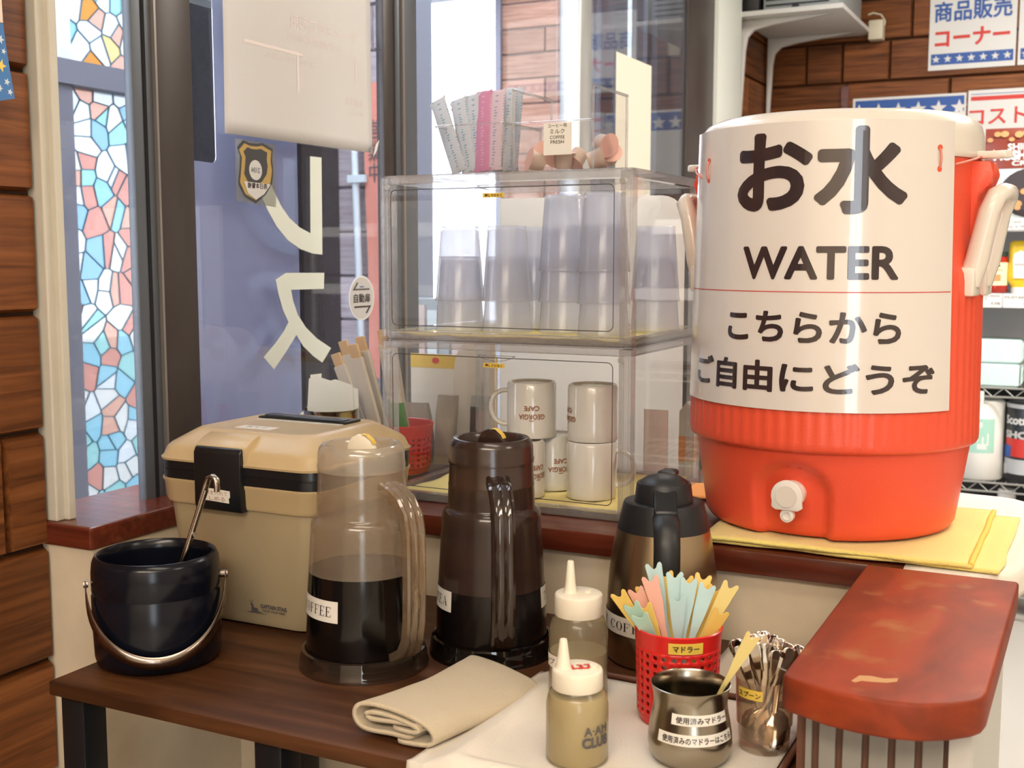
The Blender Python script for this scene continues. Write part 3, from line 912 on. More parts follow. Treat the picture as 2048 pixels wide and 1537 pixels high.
# red and white cord ties through punched holes
for a, z, right in ((39.2, 0.466, 1), (-60.2, 0.460, -1)):
    an = CA + R(a)
    c = Vector((math.cos(an), math.sin(an), 0))
    r = sign_r(z) + 0.002
    MB().tube([c * (r - 0.004) + Vector((0, 0, z + 0.0125)), c * r + Vector((0, 0, z + 0.009)), c * (r + 0.001) + Vector((0, 0, z)), c * r + Vector((0, 0, z - 0.009)), c * (r - 0.004) + Vector((0, 0, z - 0.0125))], 0.0014, 8).obj('tie_cord', 'cord_red', sign, smooth=60)
    for dz in (0.0125, -0.0125):
        t = Vector((-math.sin(an), math.cos(an), 0))
        MB().prism([(0.0035 * math.cos(R(q)), 0.0035 * math.sin(R(q))) for q in range(0, 360, 30)], lambda p, q, d: c * (sign_r(z) + 0.0004 + d) + t * p + Vector((0, 0, z + dz + q)), 0.0003).obj('punched_hole', 'cooler_red', sign)
    p0 = c * r + Vector((0, 0, z + 0.0125))
    path = []
    for k in range(7):
        aa = CA + R(a + right * (8 + 6.5 * k))
        path.append(Vector((math.cos(aa), math.sin(aa), 0)) * (0.1845 + 0.006 * (k > 3)) + Vector((0, 0, z - 0.006 + 0.004 * k)))
    MB().tube(path, 0.0014, 8).obj('tie_cord', 'cord_red', sign, smooth=60)

# yellow towel folded under the cooler
def wob(x, y, s, a): return a * noise.noise(Vector((x * s, y * s, 0.3)))
yt = thing('folded_towel', 'yellow microfibre towel folded flat under the water cooler', 'towel', (-0.27, 1.58, 0.8715))
def ylay(name, x0, x1, y0, y1, z, t, s, seed):
    def fn(i, j):
        x = x0 + (x1 - x0) * i; y = y0 + (y1 - y0) * j
        return (x + wob(y + seed, x, 14, 0.006), y + wob(x + seed, y, 12, 0.005), z + abs(wob(x + seed, y + 2, 16, 0.002)))
    o = MB().grid(30, 24, fn).obj(name, 'towel_yellow', yt, smooth=60, fix=False)
    return solid(o, t, 1.0)
ylay('lower_fold', -0.166, 0.183, -0.163, 0.150, 0.001, 0.0035, 1, 0.0)
ylay('upper_fold', -0.170, 0.150, -0.166, 0.160, 0.0055, 0.0035, 1, 3.1)
hm = MB().tube([(0.150 + wob(-0.166 + 0.3 * k / 14 + 3.1, 0.15, 14, 0.002), -0.164 + 0.32 * k / 14, 0.0085) for k in range(15)], 0.0035, 8).obj('hem', 'towel_hem', yt, smooth=60)
# white cloth over the right end of the counter
wcl = thing('counter_cloth', 'off-white cloth draped over the rounded right end of the counter', 'cloth', (-0.2, 1.66, 0.87))
def drape(i, j):
    # outward from the counter end, falling over the rounded edge
    a = R(-88 + 178 * i)
    hx, hy = 0.100, 0.235
    s = j * 1.38
    cx, cy = 0.0, -0.01
    ux, uy = math.cos(a), math.sin(a)
    k = 1.0 / ((abs(ux) / (hx + 0.034)) ** 5 + (abs(uy) / (hy + 0.012)) ** 5) ** 0.2
    if s <= 1: return (cx + ux * k * s, cy + uy * k * s, 0.0012 + 0.0003 * math.sin(9 * i))
    e = s - 1
    return (cx + ux * (k + 0.006 * min(1, e * 8)), cy + uy * (k + 0.006 * min(1, e * 8)), 0.0012 - e * 0.12 * (0.7 + 0.3 * math.sin(5 * i + 1)) * (0.05 + 0.95 * max(0.0, math.cos(a)) ** 0.5))
solid(MB().grid(40, 22, drape).obj('cloth_sheet', 'cloth_white', wcl, smooth=70, fix=False), 0.0012, 1.0)

# ================================================================== ON THE LOW TABLE
# ---------------------------------------------------------------- cool box
ib = thing('cool_box', 'tan plastic cool box with black band and latch behind the ice bucket', 'cool box', (-0.985, 1.285, 0.75))
MB().rings([(0.0, 0.098, 0.088, 0.03), (0.004, 0.108, 0.097, 0.03), (0.012, 0.112, 0.100, 0.03), (0.16, 0.1245, 0.112, 0.03), (0.170, 0.1245, 0.112, 0.03)]).obj('body', 'box_body', ib, smooth=40)
MB().rings([(0.160, 0.1285, 0.1155, 0.032), (0.164, 0.130, 0.117, 0.032), (0.186, 0.1325, 0.1185, 0.032), (0.189, 0.134, 0.120, 0.032), (0.192, 0.134, 0.120, 0.032)]).obj('collar', 'box_tan', ib, smooth=40)
MB().rings([(0.192, 0.1325, 0.1185, 0.032), (0.2035, 0.133, 0.119, 0.032), (0.204, 0.1322, 0.1182, 0.032), (0.2055, 0.1322, 0.1182, 0.032), (0.206, 0.133, 0.119, 0.032), (0.216, 0.1325, 0.1185, 0.032)]).obj('band', 'black_plastic', ib, smooth=30)
MB().rings([(0.216, 0.135, 0.121, 0.034), (0.219, 0.1355, 0.1215, 0.034), (0.221, 0.1335, 0.1195, 0.034), (0.232, 0.1295, 0.1155, 0.033), (0.237, 0.125, 0.111, 0.032), (0.2530, 0.100, 0.088, 0.026), (0.2558, 0.095, 0.083, 0.024), (0.2565, 0.090, 0.078, 0.022), (0.2552, 0.086, 0.074, 0.02)]).obj('lid', 'box_tan', ib, smooth=35)
# notch above the latch, latch, handle
MB().prism([(-0.1205, 0.2185), (-0.1215, 0.2400), (-0.105, 0.2500), (-0.09, 0.2545), (-0.09, 0.2185)], lambda a, b, t: (-0.058 + t, a, b), 0.082).obj('lid_step', 'box_tan', ib, smooth=40, bevel=0.002)
MB().prism([(-0.112, 0.157), (-0.1255, 0.157), (-0.1275, 0.165), (-0.1275, 0.232), (-0.124, 0.239), (-0.112, 0.242)], lambda a, b, t: (-0.056 + t, a, b), 0.076).obj('latch', 'black_plastic', ib, smooth=40, bevel=0.002)
box('handle_recess', -0.070, 0.070, 0.018, 0.066, 0.2545, 0.2557, 'panel_white', ib)
MB().rings([(0.2555, 0.068, 0.011, 0.006, 0.0, 0.040), (0.2595, 0.068, 0.011, 0.006, 0.0, 0.040), (0.2612, 0.066, 0.009, 0.005, 0.0, 0.040)]).obj('handle', 'black_plastic', ib, smooth=40)
for s in (-1, 1):
    box('handle_pivot', s * 0.066 - 0.008, s * 0.066 + 0.008, 0.028, 0.066, 0.2555, 0.2588, 'black_plastic', ib, bevel=0.001)
nl = box('lid_note', -0.045, 0.012, -0.058, -0.036, 0.2553, 0.2558, 'label_white', ib)
put_text('lettering', text_geo('氷です'), 'ink_grey', nl, flat((-0.016, -0.047, 0.2562), (1, 0, 0), (0, 1, 0)), 0.036, 0.009)
# torn note on the latch
tn = MB().prism([(-0.041, 0.1705), (-0.020, 0.1700), (0.0015, 0.1690), (0.0010, 0.1755), (0.0032, 0.1768), (0.0028, 0.1850), (-0.020, 0.1862), (-0.042, 0.1868), (-0.0425, 0.1785)], lambda a, b, t: (a, -0.1276 - t, b), 0.0003).obj('latch_note', 'label_white', ib, label='torn white paper note')
put_text('lettering', text_geo('氷を入れて'), 'ink_brown', tn, flat((-0.019, -0.1281, 0.1812), (1, 0, 0), (0, 0, 1)), 0.036, 0.0055)
put_text('lettering', text_geo('しめる'), 'ink_brown', tn, flat((-0.018, -0.1281, 0.1737), (1, 0, 0), (0, 0, 1)), 0.026, 0.0055)
# printed mark low on the front: small deer on a hill and two lines of words
def bodyface(a, b): return Vector((a, -0.1005 - 0.012 * (b - 0.012) / 0.148, b))
mk = MB()
for poly in ([(0.002, 0.0205), (0.013, 0.0225), (0.0165, 0.0265), (0.0215, 0.0245), (0.030, 0.0215), (0.040, 0.0205)],
             [(0.012, 0.0225), (0.0125, 0.030), (0.0105, 0.0325), (0.0135, 0.0345), (0.0158, 0.0318), (0.0165, 0.028), (0.0225, 0.0275), (0.0228, 0.023), (0.020, 0.0245), (0.0165, 0.0245)],
             [(0.0118, 0.0338), (0.0095, 0.0378), (0.0102, 0.038), (0.0126, 0.0343)], [(0.0132, 0.0343), (0.0150, 0.0382), (0.0157, 0.038), (0.0140, 0.0340)]):
    mk.add([bodyface(a, b) - Vector((0, 0.0006, 0)) for a, b in poly], [tuple(range(len(poly)))])
mark = mk.obj('printed_deer', 'ink_grey', ib, fix=False)
put_text('lettering', text_geo('CAPTAIN STAG', 0.05), 'ink_grey', ib, lambda a, b: bodyface(0.0485 + a, 0.0315 + b) - Vector((0, 0.0006, 0)), 0.042, 0.0058)
put_text('lettering', text_geo('TRUST YOUR WEST', 0.02), 'ink_grey', ib, lambda a, b: bodyface(0.0485 + a, 0.0255 + b) - Vector((0, 0.0006, 0)), 0.037, 0.003)

# ---------------------------------------------------------------- ice bucket
bk = thing('ice_bucket', 'glossy black round ice bucket with a swung-down metal strap handle', 'ice bucket', (-1.000, 1.042, 0.75))
MB().lathe([(0.0, 0.0), (0.066, 0.0), (0.0715, 0.004), (0.0735, 0.012), (0.0748, 0.045), (0.0752, 0.084), (0.0738, 0.087), (0.0738, 0.0885), (0.0750, 0.091), (0.0748, 0.112), (0.0735, 0.124), (0.0705, 0.1305), (0.0675, 0.1315), (0.0650, 0.129), (0.0640, 0.118), (0.0635, 0.06), (0.0, 0.058)], 72).obj('pail', 'bucket_black', bk, smooth=50)
FA = math.atan2(-1.042, 1.000)
fr = Vector((math.cos(FA), math.sin(FA), 0)); rt = Vector((-math.sin(FA), math.cos(FA), 0))
path = []
for k in range(33):
    a = PI * k / 32
    q = math.sin(a)
    path.append(rt * (-math.cos(a) * 0.0805) + fr * (q * 0.0835) + Vector((0, 0, 0.098 - 0.077 * q ** 0.9)))
sv = []
for k, q in enumerate(path):
    tn = (path[min(32, k + 1)] - path[max(0, k - 1)]).normalized()
    out_ = Vector((q.x, q.y, 0)).normalized()
    wd = tn.cross(out_).normalized() * 0.0068
    sv += [q - wd, q + wd]
solid(MB().add(sv, [(2 * k, 2 * k + 2, 2 * k + 3, 2 * k + 1) for k in range(32)]).obj('strap_handle', 'strap_steel', bk, smooth=60, fix=False), 0.0014)
for s in (-1, 1):
    c = rt * (s * 0.0755) + Vector((0, 0, 0.098))
    MB().tube([c - rt * 0.002, c + rt * (s * 0.0075)], 0.0048, 16).obj('pivot', 'strap_steel', bk, smooth=40)
tg = thing('ice_tongs', 'steel ice tongs standing in the black ice bucket', 'tongs', (-0.985, 1.04, 0.812))
P0 = [(0.008, -0.012, 0.0), (0.022, 0.004, 0.055), (0.0445, 0.010, 0.118), (0.0595, 0.010, 0.156), (0.0635, 0.010, 0.164), (0.0695, 0.010, 0.1665), (0.0745, 0.010, 0.1635), (0.0755, 0.010, 0.157), (0.0750, 0.010, 0.149)]
MB().tube(P0, [0.0045, 0.0045, 0.0048, 0.005, 0.005, 0.0052, 0.0052, 0.0055, 0.005], 10, flat=(1.0, 0.62)).obj('upper_arm', 'steel', tg, smooth=60)
MB().tube([(0.020, -0.018, 0.002), (0.030, -0.004, 0.055), (0.0475, 0.006, 0.115), (0.0605, 0.0085, 0.150)], 0.0036, 10, flat=(1.0, 0.6)).obj('lower_arm', 'steel', tg, smooth=60)
MB().tube([(0.040, 0.004, 0.094), (0.047, 0.002, 0.096)], 0.003, 10).obj('rivet', 'steel', tg, smooth=60)

# ---------------------------------------------------------------- pitchers
def pitcher(name, label, loc, hang, shell, handle, base, liquid, level, stk):
    t = thing(name, label, 'pitcher', loc)
    ca = math.atan2(-loc[1], -loc[0])
    out = [(0.0660, 0.010), (0.0678, 0.020), (0.0668, 0.06), (0.0650, 0.095), (0.0625, 0.135), (0.0605, 0.164), (0.0602, 0.171), (0.0590, 0.1765), (0.0560, 0.1805), (0.0535, 0.1822), (0.0532, 0.1850), (0.0530, 0.190), (0.0522, 0.208), (0.0526, 0.2095), (0.0520, 0.211), (0.0506, 0.238)]
    MB().lathe(out, 72).obj('jug', shell, t, smooth=50)
    MB().lathe([(0.0518, 0.236), (0.0520, 0.242), (0.0512, 0.244), (0.0508, 0.256), (0.0490, 0.2625), (0.0455, 0.2660), (0.0415, 0.2655), (0.0395, 0.262), (0.0385, 0.254), (0.0, 0.2535)], 72).obj('lid', 'pitcher_lid' if shell == 'pitcher_clear' else shell, t, smooth=50)
    # thumb fin on the lid with a yellow sticker
    fa = ca + R(-28)
    u = Vector((math.cos(fa), math.sin(fa), 0)); w = Vector((-u.y, u.x, 0))
    pr = [(-0.017, 0.2540), (-0.016, 0.264), (-0.011, 0.2725), (-0.003, 0.2765), (0.006, 0.2755), (0.014, 0.270), (0.019, 0.262), (0.020, 0.2540)]
    kn = MB().prism(pr, lambda a, b, d: w * a + u * (d - 0.0045) + Vector((0, 0, b)), 0.009).obj('lid_knob', 'cap_white' if shell == 'pitcher_clear' else shell, t, smooth=40, bevel=0.002)
    sp = [(0.002, 0.2763), (0.008, 0.2755), (0.0152, 0.2698), (0.0180, 0.2650)]
    MB().grid(3, 1, lambda i, j: w * sp[round(i * 3)][0] + u * (-0.0048 + 0.0096 * j) + Vector((0, 0, sp[round(i * 3)][1] + 0.0006))).obj('sticker', 'label_yellow', kn, fix=False)
    # flared clear foot
    MB().lathe([(0.0770, 0.0), (0.0772, 0.004), (0.0762, 0.006), (0.0752, 0.014), (0.0735, 0.0225), (0.0700, 0.0235), (0.0665, 0.0200), (0.066, 0.010), (0.0, 0.0085)], 72).obj('foot', base, t, smooth=50)
    # drink
    ins = [(r + 0.0003, z) for r, z in out if z < level]
    rl = [r for r, z in out if z >= level][0]
    ri = ins[-1][0] + (rl + 0.0003 - ins[-1][0]) * 0.6
    MB().lathe([(0.0, ins[0][1] + 0.002)] + [(r, z + 0.001) for r, z in ins] + [(ri, level), (0.0, level)], 64).obj('drink', liquid, t, smooth=50)
    # grooved strap handle
    ha = ca + R(hang)
    o = Vector((math.cos(ha), math.sin(ha), 0)); s = Vector((-o.y, o.x, 0))
    ctl = [(0.050, 0.222), (0.066, 0.2175), (0.082, 0.209), (0.0925, 0.196), (0.0965, 0.178), (0.0975, 0.15), (0.0975, 0.11), (0.0965, 0.075), (0.0935, 0.052), (0.086, 0.037), (0.075, 0.030), (0.066, 0.026)]
    sec = [(-0.0135, -0.0045), (-0.0135, 0.0045), (-0.0105, 0.0062), (-0.0075, 0.0045), (-0.0035, 0.0045), (0.0, 0.0062), (0.0035, 0.0045), (0.0075, 0.0045), (0.0105, 0.0062), (0.0135, 0.0045), (0.0135, -0.0045)]
    vs = []; n = len(sec)
    for i, (r, z) in enumerate(ctl):
        a, b = ctl[max(0, i - 1)], ctl[min(len(ctl) - 1, i + 1)]
        tx, tz = b[0] - a[0], b[1] - a[1]
        l = math.hypot(tx, tz); nx, nz = -tz / l, tx / l
        for p, q in sec:
            vs.append(o * (r + nx * q) + s * p + Vector((0, 0, z + nz * q)))
    fs = [(i * n + k, i * n + (k + 1) % n, (i + 1) * n + (k + 1) % n, (i + 1) * n + k) for i in range(len(ctl) - 1) for k in range(n)]
    MB().add(vs, fs).obj('handle', handle, t, smooth=30)
    # wrapped labels
    for body, a0, a1, z0, z1, geo in stk:
        r0 = 0.0668; rr = lambda z: 0.0668 - (z - 0.06) * 0.052 + 0.0006
        lb = wrap_label('label', 'label_white', t, rr(z0), ca + R(a0), ca + R(a1), z0, z1, rtop=rr(z1))
        zm = (z0 + z1) / 2
        put_text('lettering', geo, 'ink', lb, cyl(rr(zm) + 0.0005, ca + R((a0 + a1) / 2), zm, -0.052), R(a1 - a0) * 0.066 * 0.84, (z1 - z0) * 0.46, step=0.006)
    return t
pitcher('coffee_pitcher', 'clear frosted pitcher half full of black coffee beside the cool box', (-0.767, 1.137, 0.75), 36, 'pitcher_clear', 'pitcher_handle', 'pitcher_base', 'coffee', 0.117,
        [('', -118, -26, 0.068, 0.093, serif_geo('ICE COFFEE')), ('', 66, 150, 0.068, 0.093, text_geo('アイスコーヒー'))])
pitcher('tea_pitcher', 'dark brown translucent pitcher of tea in front of the mugs', (-0.652, 1.246, 0.75), 8, 'pitcher_brown', 'brown_handle', 'brown_base', 'tea_dark', 0.086,
        [('', -118, -46, 0.062, 0.087, serif_geo('ICE TEA')), ('', 63, 150, 0.062, 0.087, text_geo('アイスティー'))])

# ---------------------------------------------------------------- thermos jug
th = thing('thermos_jug', 'bronze steel thermos jug with black top and handle beside the red cooler', 'thermos', (-0.457, 1.318, 0.75))
ca = math.atan2(-1.318, 0.457)
MB().lathe([(0.0, 0.0), (0.062, 0.0), (0.0655, 0.003), (0.0665, 0.010), (0.0668, 0.05), (0.0660, 0.082), (0.0640, 0.108), (0.0605, 0.134), (0.0560, 0.156), (0.0552, 0.160)], 72).obj('body', 'thermos_steel', th, smooth=50)
MB().lathe([(0.0560, 0.1560), (0.0550, 0.1605), (0.0485, 0.1885), (0.0470, 0.1925), (0.0440, 0.1935), (0.0350, 0.1925)], 72).obj('collar', 'thermos_black', th, smooth=50)
MB().lathe([(0.0352, 0.1915), (0.0345, 0.198), (0.0325, 0.2130), (0.0315, 0.2150), (0.0295, 0.2150), (0.0285, 0.2165), (0.020, 0.2220), (0.010, 0.2245), (0.0, 0.225)], 64).obj('lid', 'thermos_black', th, smooth=50)
sa = ca + R(165)
MB().prism([(0.010, -0.012), (0.034, -0.010), (0.040, 0.0), (0.034, 0.010), (0.010, 0.012)], lambda a, b, d: (math.cos(sa) * a - math.sin(sa) * b, math.sin(sa) * a + math.cos(sa) * b, 0.218 + d), 0.008).obj('spout_cap', 'thermos_black', th, smooth=40, bevel=0.003)
ha = ca + R(3)
o = Vector((math.cos(ha), math.sin(ha), 0)); s = Vector((-o.y, o.x, 0))
MB().prism([(0.0, 0.2235), (0.018, 0.2215), (0.032, 0.210), (0.044, 0.198), (0.056, 0.190), (0.054, 0.182), (0.036, 0.186), (0.0, 0.205)], lambda a, b, d: o * a + s * (d - 0.0135) + Vector((0, 0, b)), 0.027).obj('press_lever', 'black_plastic', th, smooth=40, bevel=0.003)
MB().tube([o * r + Vector((0, 0, z)) for r, z in ((0.040, 0.182), (0.066, 0.180), (0.080, 0.172), (0.087, 0.155), (0.089, 0.12), (0.088, 0.08), (0.084, 0.052), (0.072, 0.040), (0.062, 0.038))], 1.0, 12, flat=(0.0155, 0.0085)).obj('handle', 'thermos_black', th, smooth=60)
lb = wrap_label('label', 'label_white', th, 0.0674, ca + R(-108), ca + R(10), 0.040, 0.062, rtop=0.0674)
put_text('lettering', serif_geo('HOT COFFEE'), 'ink', lb, cyl(0.0679, ca + R(-52), 0.051), 0.118, 0.0105, step=0.006)

# ---------------------------------------------------------------- tray with white cloth
TZ = 0.757
ty = thing('serving_tray', 'brown rimmed tray lined with white cloth at the right of the table', 'tray', (-0.385, 1.07, 0.7505))
MB().rings([(0.0, 0.138, 0.136, 0.02), (0.002, 0.142, 0.140, 0.02), (0.004, 0.142, 0.140, 0.02)]).obj('tray_floor', 'tray_brown', ty, smooth=40)
rim = [(0.1405 * sx, 0.1385 * sy) for sx, sy in ((-1, -1), (1, -1), (1, 1), (-1, 1), (-1, -1))]
for (a, b), nm in zip(zip(rim, rim[1:]), ('rim',) * 4):
    MB().tube([(a[0], a[1], 0.0075), (b[0], b[1], 0.0075)], 0.0035, 8).obj(nm, 'tray_brown', ty, smooth=60)
tc_ = thing('tray_cloth', 'white cloth spread over the tray and hanging past its left side', 'cloth', (-0.385, 1.07, 0.755))
def clothf(i, j):
    x = -0.178 + 0.312 * i; y = -0.200 + 0.330 * j
    x -= 0.012 * (1 - j) * (1 - i)
    z = 0.0008 + abs(wob(x + 5, y, 11, 0.002))
    for e, lim in ((-x, 0.1405), (-y, 0.1385)):          # up over the rim, then down outside it
        if e > lim - 0.010: z = max(z, 0.0085 * max(0.0, 1 - max(0.0, lim - 0.004 - e) / 0.006))
    if -x > 0.1445: z = min(z, max(-0.0035, 0.0085 - (-x - 0.1445) * 0.42))
    if -y > 0.1440: z = 0.0085 - (-y - 0.1440) * 1.6; y = -0.1440 - (-y - 0.1440) * 0.25 - 0.004
    return (x, y, z)
solid(MB().grid(60, 40, clothf).obj('cloth_sheet', 'cloth_white', tc_, smooth=70, fix=False), 0.001, 1.0)
bc_ = thing('table_cloth', 'pinkish white cloth on the table behind the tray', 'cloth', (-0.32, 1.31, 0.7503))
solid(MB().grid(16, 16, lambda i, j: (-0.072 + 0.155 * i, -0.095 + 0.195 * j, 0.0006 + abs(wob(i, j, 5, 0.0012)))).obj('cloth_sheet', 'cloth_white', bc_, smooth=70, fix=False), 0.001, 1.0)

# ---------------------------------------------------------------- folded beige hand towel, loosely rolled
tw = thing('hand_towel', 'folded beige terry hand towel at the front of the table', 'towel', (-0.597, 1.05, 0.751))
sec = [(0.020, 0.006), (0.000, 0.0065), (-0.020, 0.0055), (-0.036, 0.0055), (-0.044, 0.009), (-0.0475, 0.016), (-0.044, 0.0235), (-0.036, 0.0268), (-0.020, 0.0265), (0.0, 0.0250), (0.020, 0.0225), (0.036, 0.0195), (0.046, 0.0145), (0.0495, 0.0085), (0.046, 0.0035), (0.034, 0.0022), (0.018, 0.0020), (0.004, 0.0020)]
inner = [(0.030, 0.0165), (0.010, 0.0165), (-0.014, 0.0150), (-0.028, 0.0145), (-0.0345, 0.0165), (-0.033, 0.0195), (-0.024, 0.0208), (0.0, 0.0195), (0.022, 0.0170), (0.032, 0.0135), (0.024, 0.0100), (-0.004, 0.0112)]
def towel_sweep(sc):
    N = 26
    vs = []; fs = []; n = len(sc)
    for j in range(N + 1):
        q = j / N
        y = -0.098 + 0.205 * q
        flatn = 1.0 - 0.52 * q
        for x, z in sc:
            xx = x * (0.96 + 0.12 * q) + 0.010 * math.sin(q * 3.0) - 0.006 + wob(x * 2, y, 18, 0.003)
            yy = y + 0.16 * x * (0.25 - q) * 2.0 + wob(x + 1, z, 30, 0.003)
            vs.append((xx, yy, z * 1.35 * flatn + 0.0006 + abs(wob(x + 4, y, 28, 0.0018)) * q))
    for j in range(N):
        for k in range(n - 1):
            fs.append((j * n + k, j * n + k + 1, (j + 1) * n + k + 1, (j + 1) * n + k))
    return MB().add(vs, fs)
for nm, sc in (('outer_fold', sec), ('inner_fold', inner)):
    o = towel_sweep(sc).obj(nm, 'towel_beige', tw, smooth=180, fix=False)
    m = o.modifiers.new('round', 'SUBSURF'); m.levels = m.render_levels = 2
    solid(o, 0.0042, 0.0)
tw.rotation_euler = (0, 0, R(-4))

# ---------------------------------------------------------------- squeeze bottles
def bottle(name, label, loc, h, r, level, liquid, nozzle_dir, sc=1.0):
    t = thing(name, label, 'squeeze bottle', loc)
    H = h
    out = [(r * 0.93, 0.001), (r, 0.004), (r, H * 0.40), (r * 0.995, H * 0.47), (r * 0.95, H * 0.535), (r * 0.865, H * 0.58), (r * 0.80, H * 0.595), (r * 0.78, H * 0.615)]
    MB().lathe([(0.0, 0.0)] + out, 48).obj('bottle_body', 'bottle_clear', t, smooth=50)
    ins = [(q * 0.955, z + 0.001) for q, z in out if z < level]
    MB().lathe([(0.0, 0.002)] + ins + [(ins[-1][0] * (0.97 if level > H * .5 else 1.0), level), (0.0, level)], 48).obj('syrup', liquid, t, smooth=50)
    z1 = H * 0.605; z2 = H * 0.765
    MB().lathe([(r * 0.80, z1), (r * 0.815, z1 + 0.0008), (r * 0.81, z2 - 0.003), (r * 0.785, z2 - 0.0008), (r * 0.74, z2), (0.0, z2 + 0.0006)], 48).obj('cap', 'cap_white', t, smooth=50)
    nx, ny = nozzle_dir
    MB().lathe([(0.0085, z2 - 0.0005), (0.0068, z2 + 0.0035), (0.0058, z2 + 0.010), (0.0036, H - 0.001), (0.0030, H), (0.0, H)], 24, cx=nx, cy=ny).obj('nozzle', 'cap_white', t, smooth=50)
    MB().lathe([(0.0042, z2), (0.0042, z2 + 0.0028), (0.0, z2 + 0.0032)], 16, cx=-nx * 1.15, cy=-ny * 1.15).obj('stopper_peg', 'cap_white', t, smooth=50)
    return t
b1 = bottle('squeeze_bottle', 'taller squeeze bottle with thin syrup standing behind the other', (-0.491, 1.142, TZ), 0.1495, 0.0322, 0.050, 'syrup_thin', (-0.008, -0.004))
ca = math.atan2(-1.142, 0.491)
lb = wrap_label('label', 'label_white', b1, 0.0328, ca + R(-130), ca + R(-42), 0.036, 0.050)
put_text('lettering', text_geo('シロップ'), 'ink', lb, cyl(0.0332, ca + R(-86), 0.043), 0.042, 0.007, step=0.005)
b2 = bottle('squeeze_bottle', 'nearer squeeze bottle full of yellow syrup with red marks on its cap', (-0.426, 0.989, TZ), 0.118, 0.0298, 0.066, 'syrup', (-0.012, -0.006))
ca = math.atan2(-0.989, 0.426)
put_text('lettering', text_geo('A·AM', 0.02), 'ink_grey', b2, cyl(0.0304, ca + R(38), 0.0385), 0.027, 0.0085, step=0.004)
put_text('lettering', text_geo('CLUB', 0.05), 'ink_grey', b2, cyl(0.0304, ca + R(38), 0.0275), 0.031, 0.0105, step=0.004)
put_text('lettering', text_geo('137', 0.03), 'ink_red', b2, flat((0.004, 0.001, 0.118 * 0.765 + 0.0012), (0.80, 0.60, 0), (-0.60, 0.80, 0)), 0.020, 0.012)
MB().tube([(-0.002, -0.008, 0.0914), (0.012, 0.001, 0.0914)], 0.0006, 6).obj('red_stroke', 'ink_red', b2)

# ---------------------------------------------------------------- red basket of stirrers
def basket(name, label, cat, loc, r0, r1, h, rows, cols, z0, z1):
    t = thing(name, label, cat, loc)
    nv = rows * 2 + 1
    nu = cols * 2
    def fn(i, j):
        a = 2 * PI * i
        z = z0 + (z1 - z0) * j
        r = r0 + (r1 - r0) * z / h
        return (r * math.cos(a), r * math.sin(a), z)
    o = MB().grid(nu, nv, fn, skip=lambda i, j: i % 2 == 0 and j % 2 == 1, wrap=True).obj('lattice', 'basket_red', t, smooth=60, fix=False)
    solid(o, 0.0022)
    MB().lathe([(r0 + (r1 - r0) * z1 / h + 0.0011, z1 - 0.0005), (r1 + 0.0016, h - 0.004), (r1 + 0.0022, h - 0.001), (r1 + 0.001, h), (r1 - 0.001, h - 0.001), (r0 + (r1 - r0) * z1 / h - 0.0011, z1 - 0.0005)], 64).obj('rim_band', 'basket_red', t, smooth=50)
    MB().lathe([(0.0, 0.0), (r0 - 0.006, 0.0), (r0 - 0.0015, 0.002), (r0 + 0.0008, z0 + 0.0003), (r0 - 0.0012, z0 + 0.0003), (r0 - 0.004, 0.004), (0.0, 0.0035)], 64).obj('base', 'basket_red', t, smooth=50)
    return t
BX, BY = -0.373, 1.127
sb = basket('stirrer_basket', 'red lattice plastic basket full of pastel stirrers', 'basket', (BX, BY, TZ), 0.0400, 0.0432, 0.100, 8, 27, 0.010, 0.082)
ca = math.atan2(-BY, -BX)
lb = wrap_label('label', 'label_yellow', sb, 0.0452, ca + R(-12), ca + R(33), 0.083, 0.0945, rtop=0.0458)
put_text('lettering', text_geo('マドラー', 0.02), 'ink', lb, cyl(0.0462, ca + R(10.5), 0.0888), 0.027, 0.0062, step=0.004)

def stirrer_mesh():
    out = [(-0.0017, 0.0), (0.0017, 0.0), (0.0020, 0.45), (0.0032, 0.62), (0.0062, 0.80), (0.0074, 0.93), (0.0080, 0.985), (0.0066, 1.0), (0.0044, 0.995), (0.0020, 0.965), (0.0, 0.957), (-0.0020, 0.965), (-0.0044, 0.995), (-0.0066, 1.0), (-0.0080, 0.985), (-0.0074, 0.93), (-0.0062, 0.80), (-0.0032, 0.62), (-0.0020, 0.45)]
    mb = MB().prism(out, lambda a, b, t: (a, t - 0.0006, b), 0.0012)
    return mb.mesh('stirrer', bevel=0.0003, bseg=1)
SM = {}
for c in 'ylpbm':
    me = stirrer_mesh(); me.materials.append(M['stir_' + c]); SM[c] = me
tops = [(-0.0558, -0.028, 0.1345, 'y'), (-0.0441, -0.0087, 0.1352, 'p'), (-0.04, 0.0024, 0.136, 'y'), (-0.0267, -0.0134, 0.1512, 'p'), (-0.0305, 0.0071, 0.1594, 'b'), (-0.0204, 0.0144, 0.1504, 'y'), (-0.004, -0.002, 0.1554, 'b'), (0.0106, 0.0008, 0.1503, 'b'), (-0.0012, 0.024, 0.1461, 'y'), (0.0172, 0.0287, 0.1483, 'y'), (0.0264, 0.0132, 0.1428, 'b'), (0.0298, 0.0317, 0.1364, 'y'), (0.0467, 0.0279, 0.1427, 'l'), (0.043, 0.0081, 0.1193, 'y'), (-0.041, -0.0295, 0.1253, 'm'), (-0.0289, -0.0257, 0.1249, 'y'), (-0.0282, -0.0387, 0.1182, 'm'), (0.0049, -0.0177, 0.1346, 'b')]
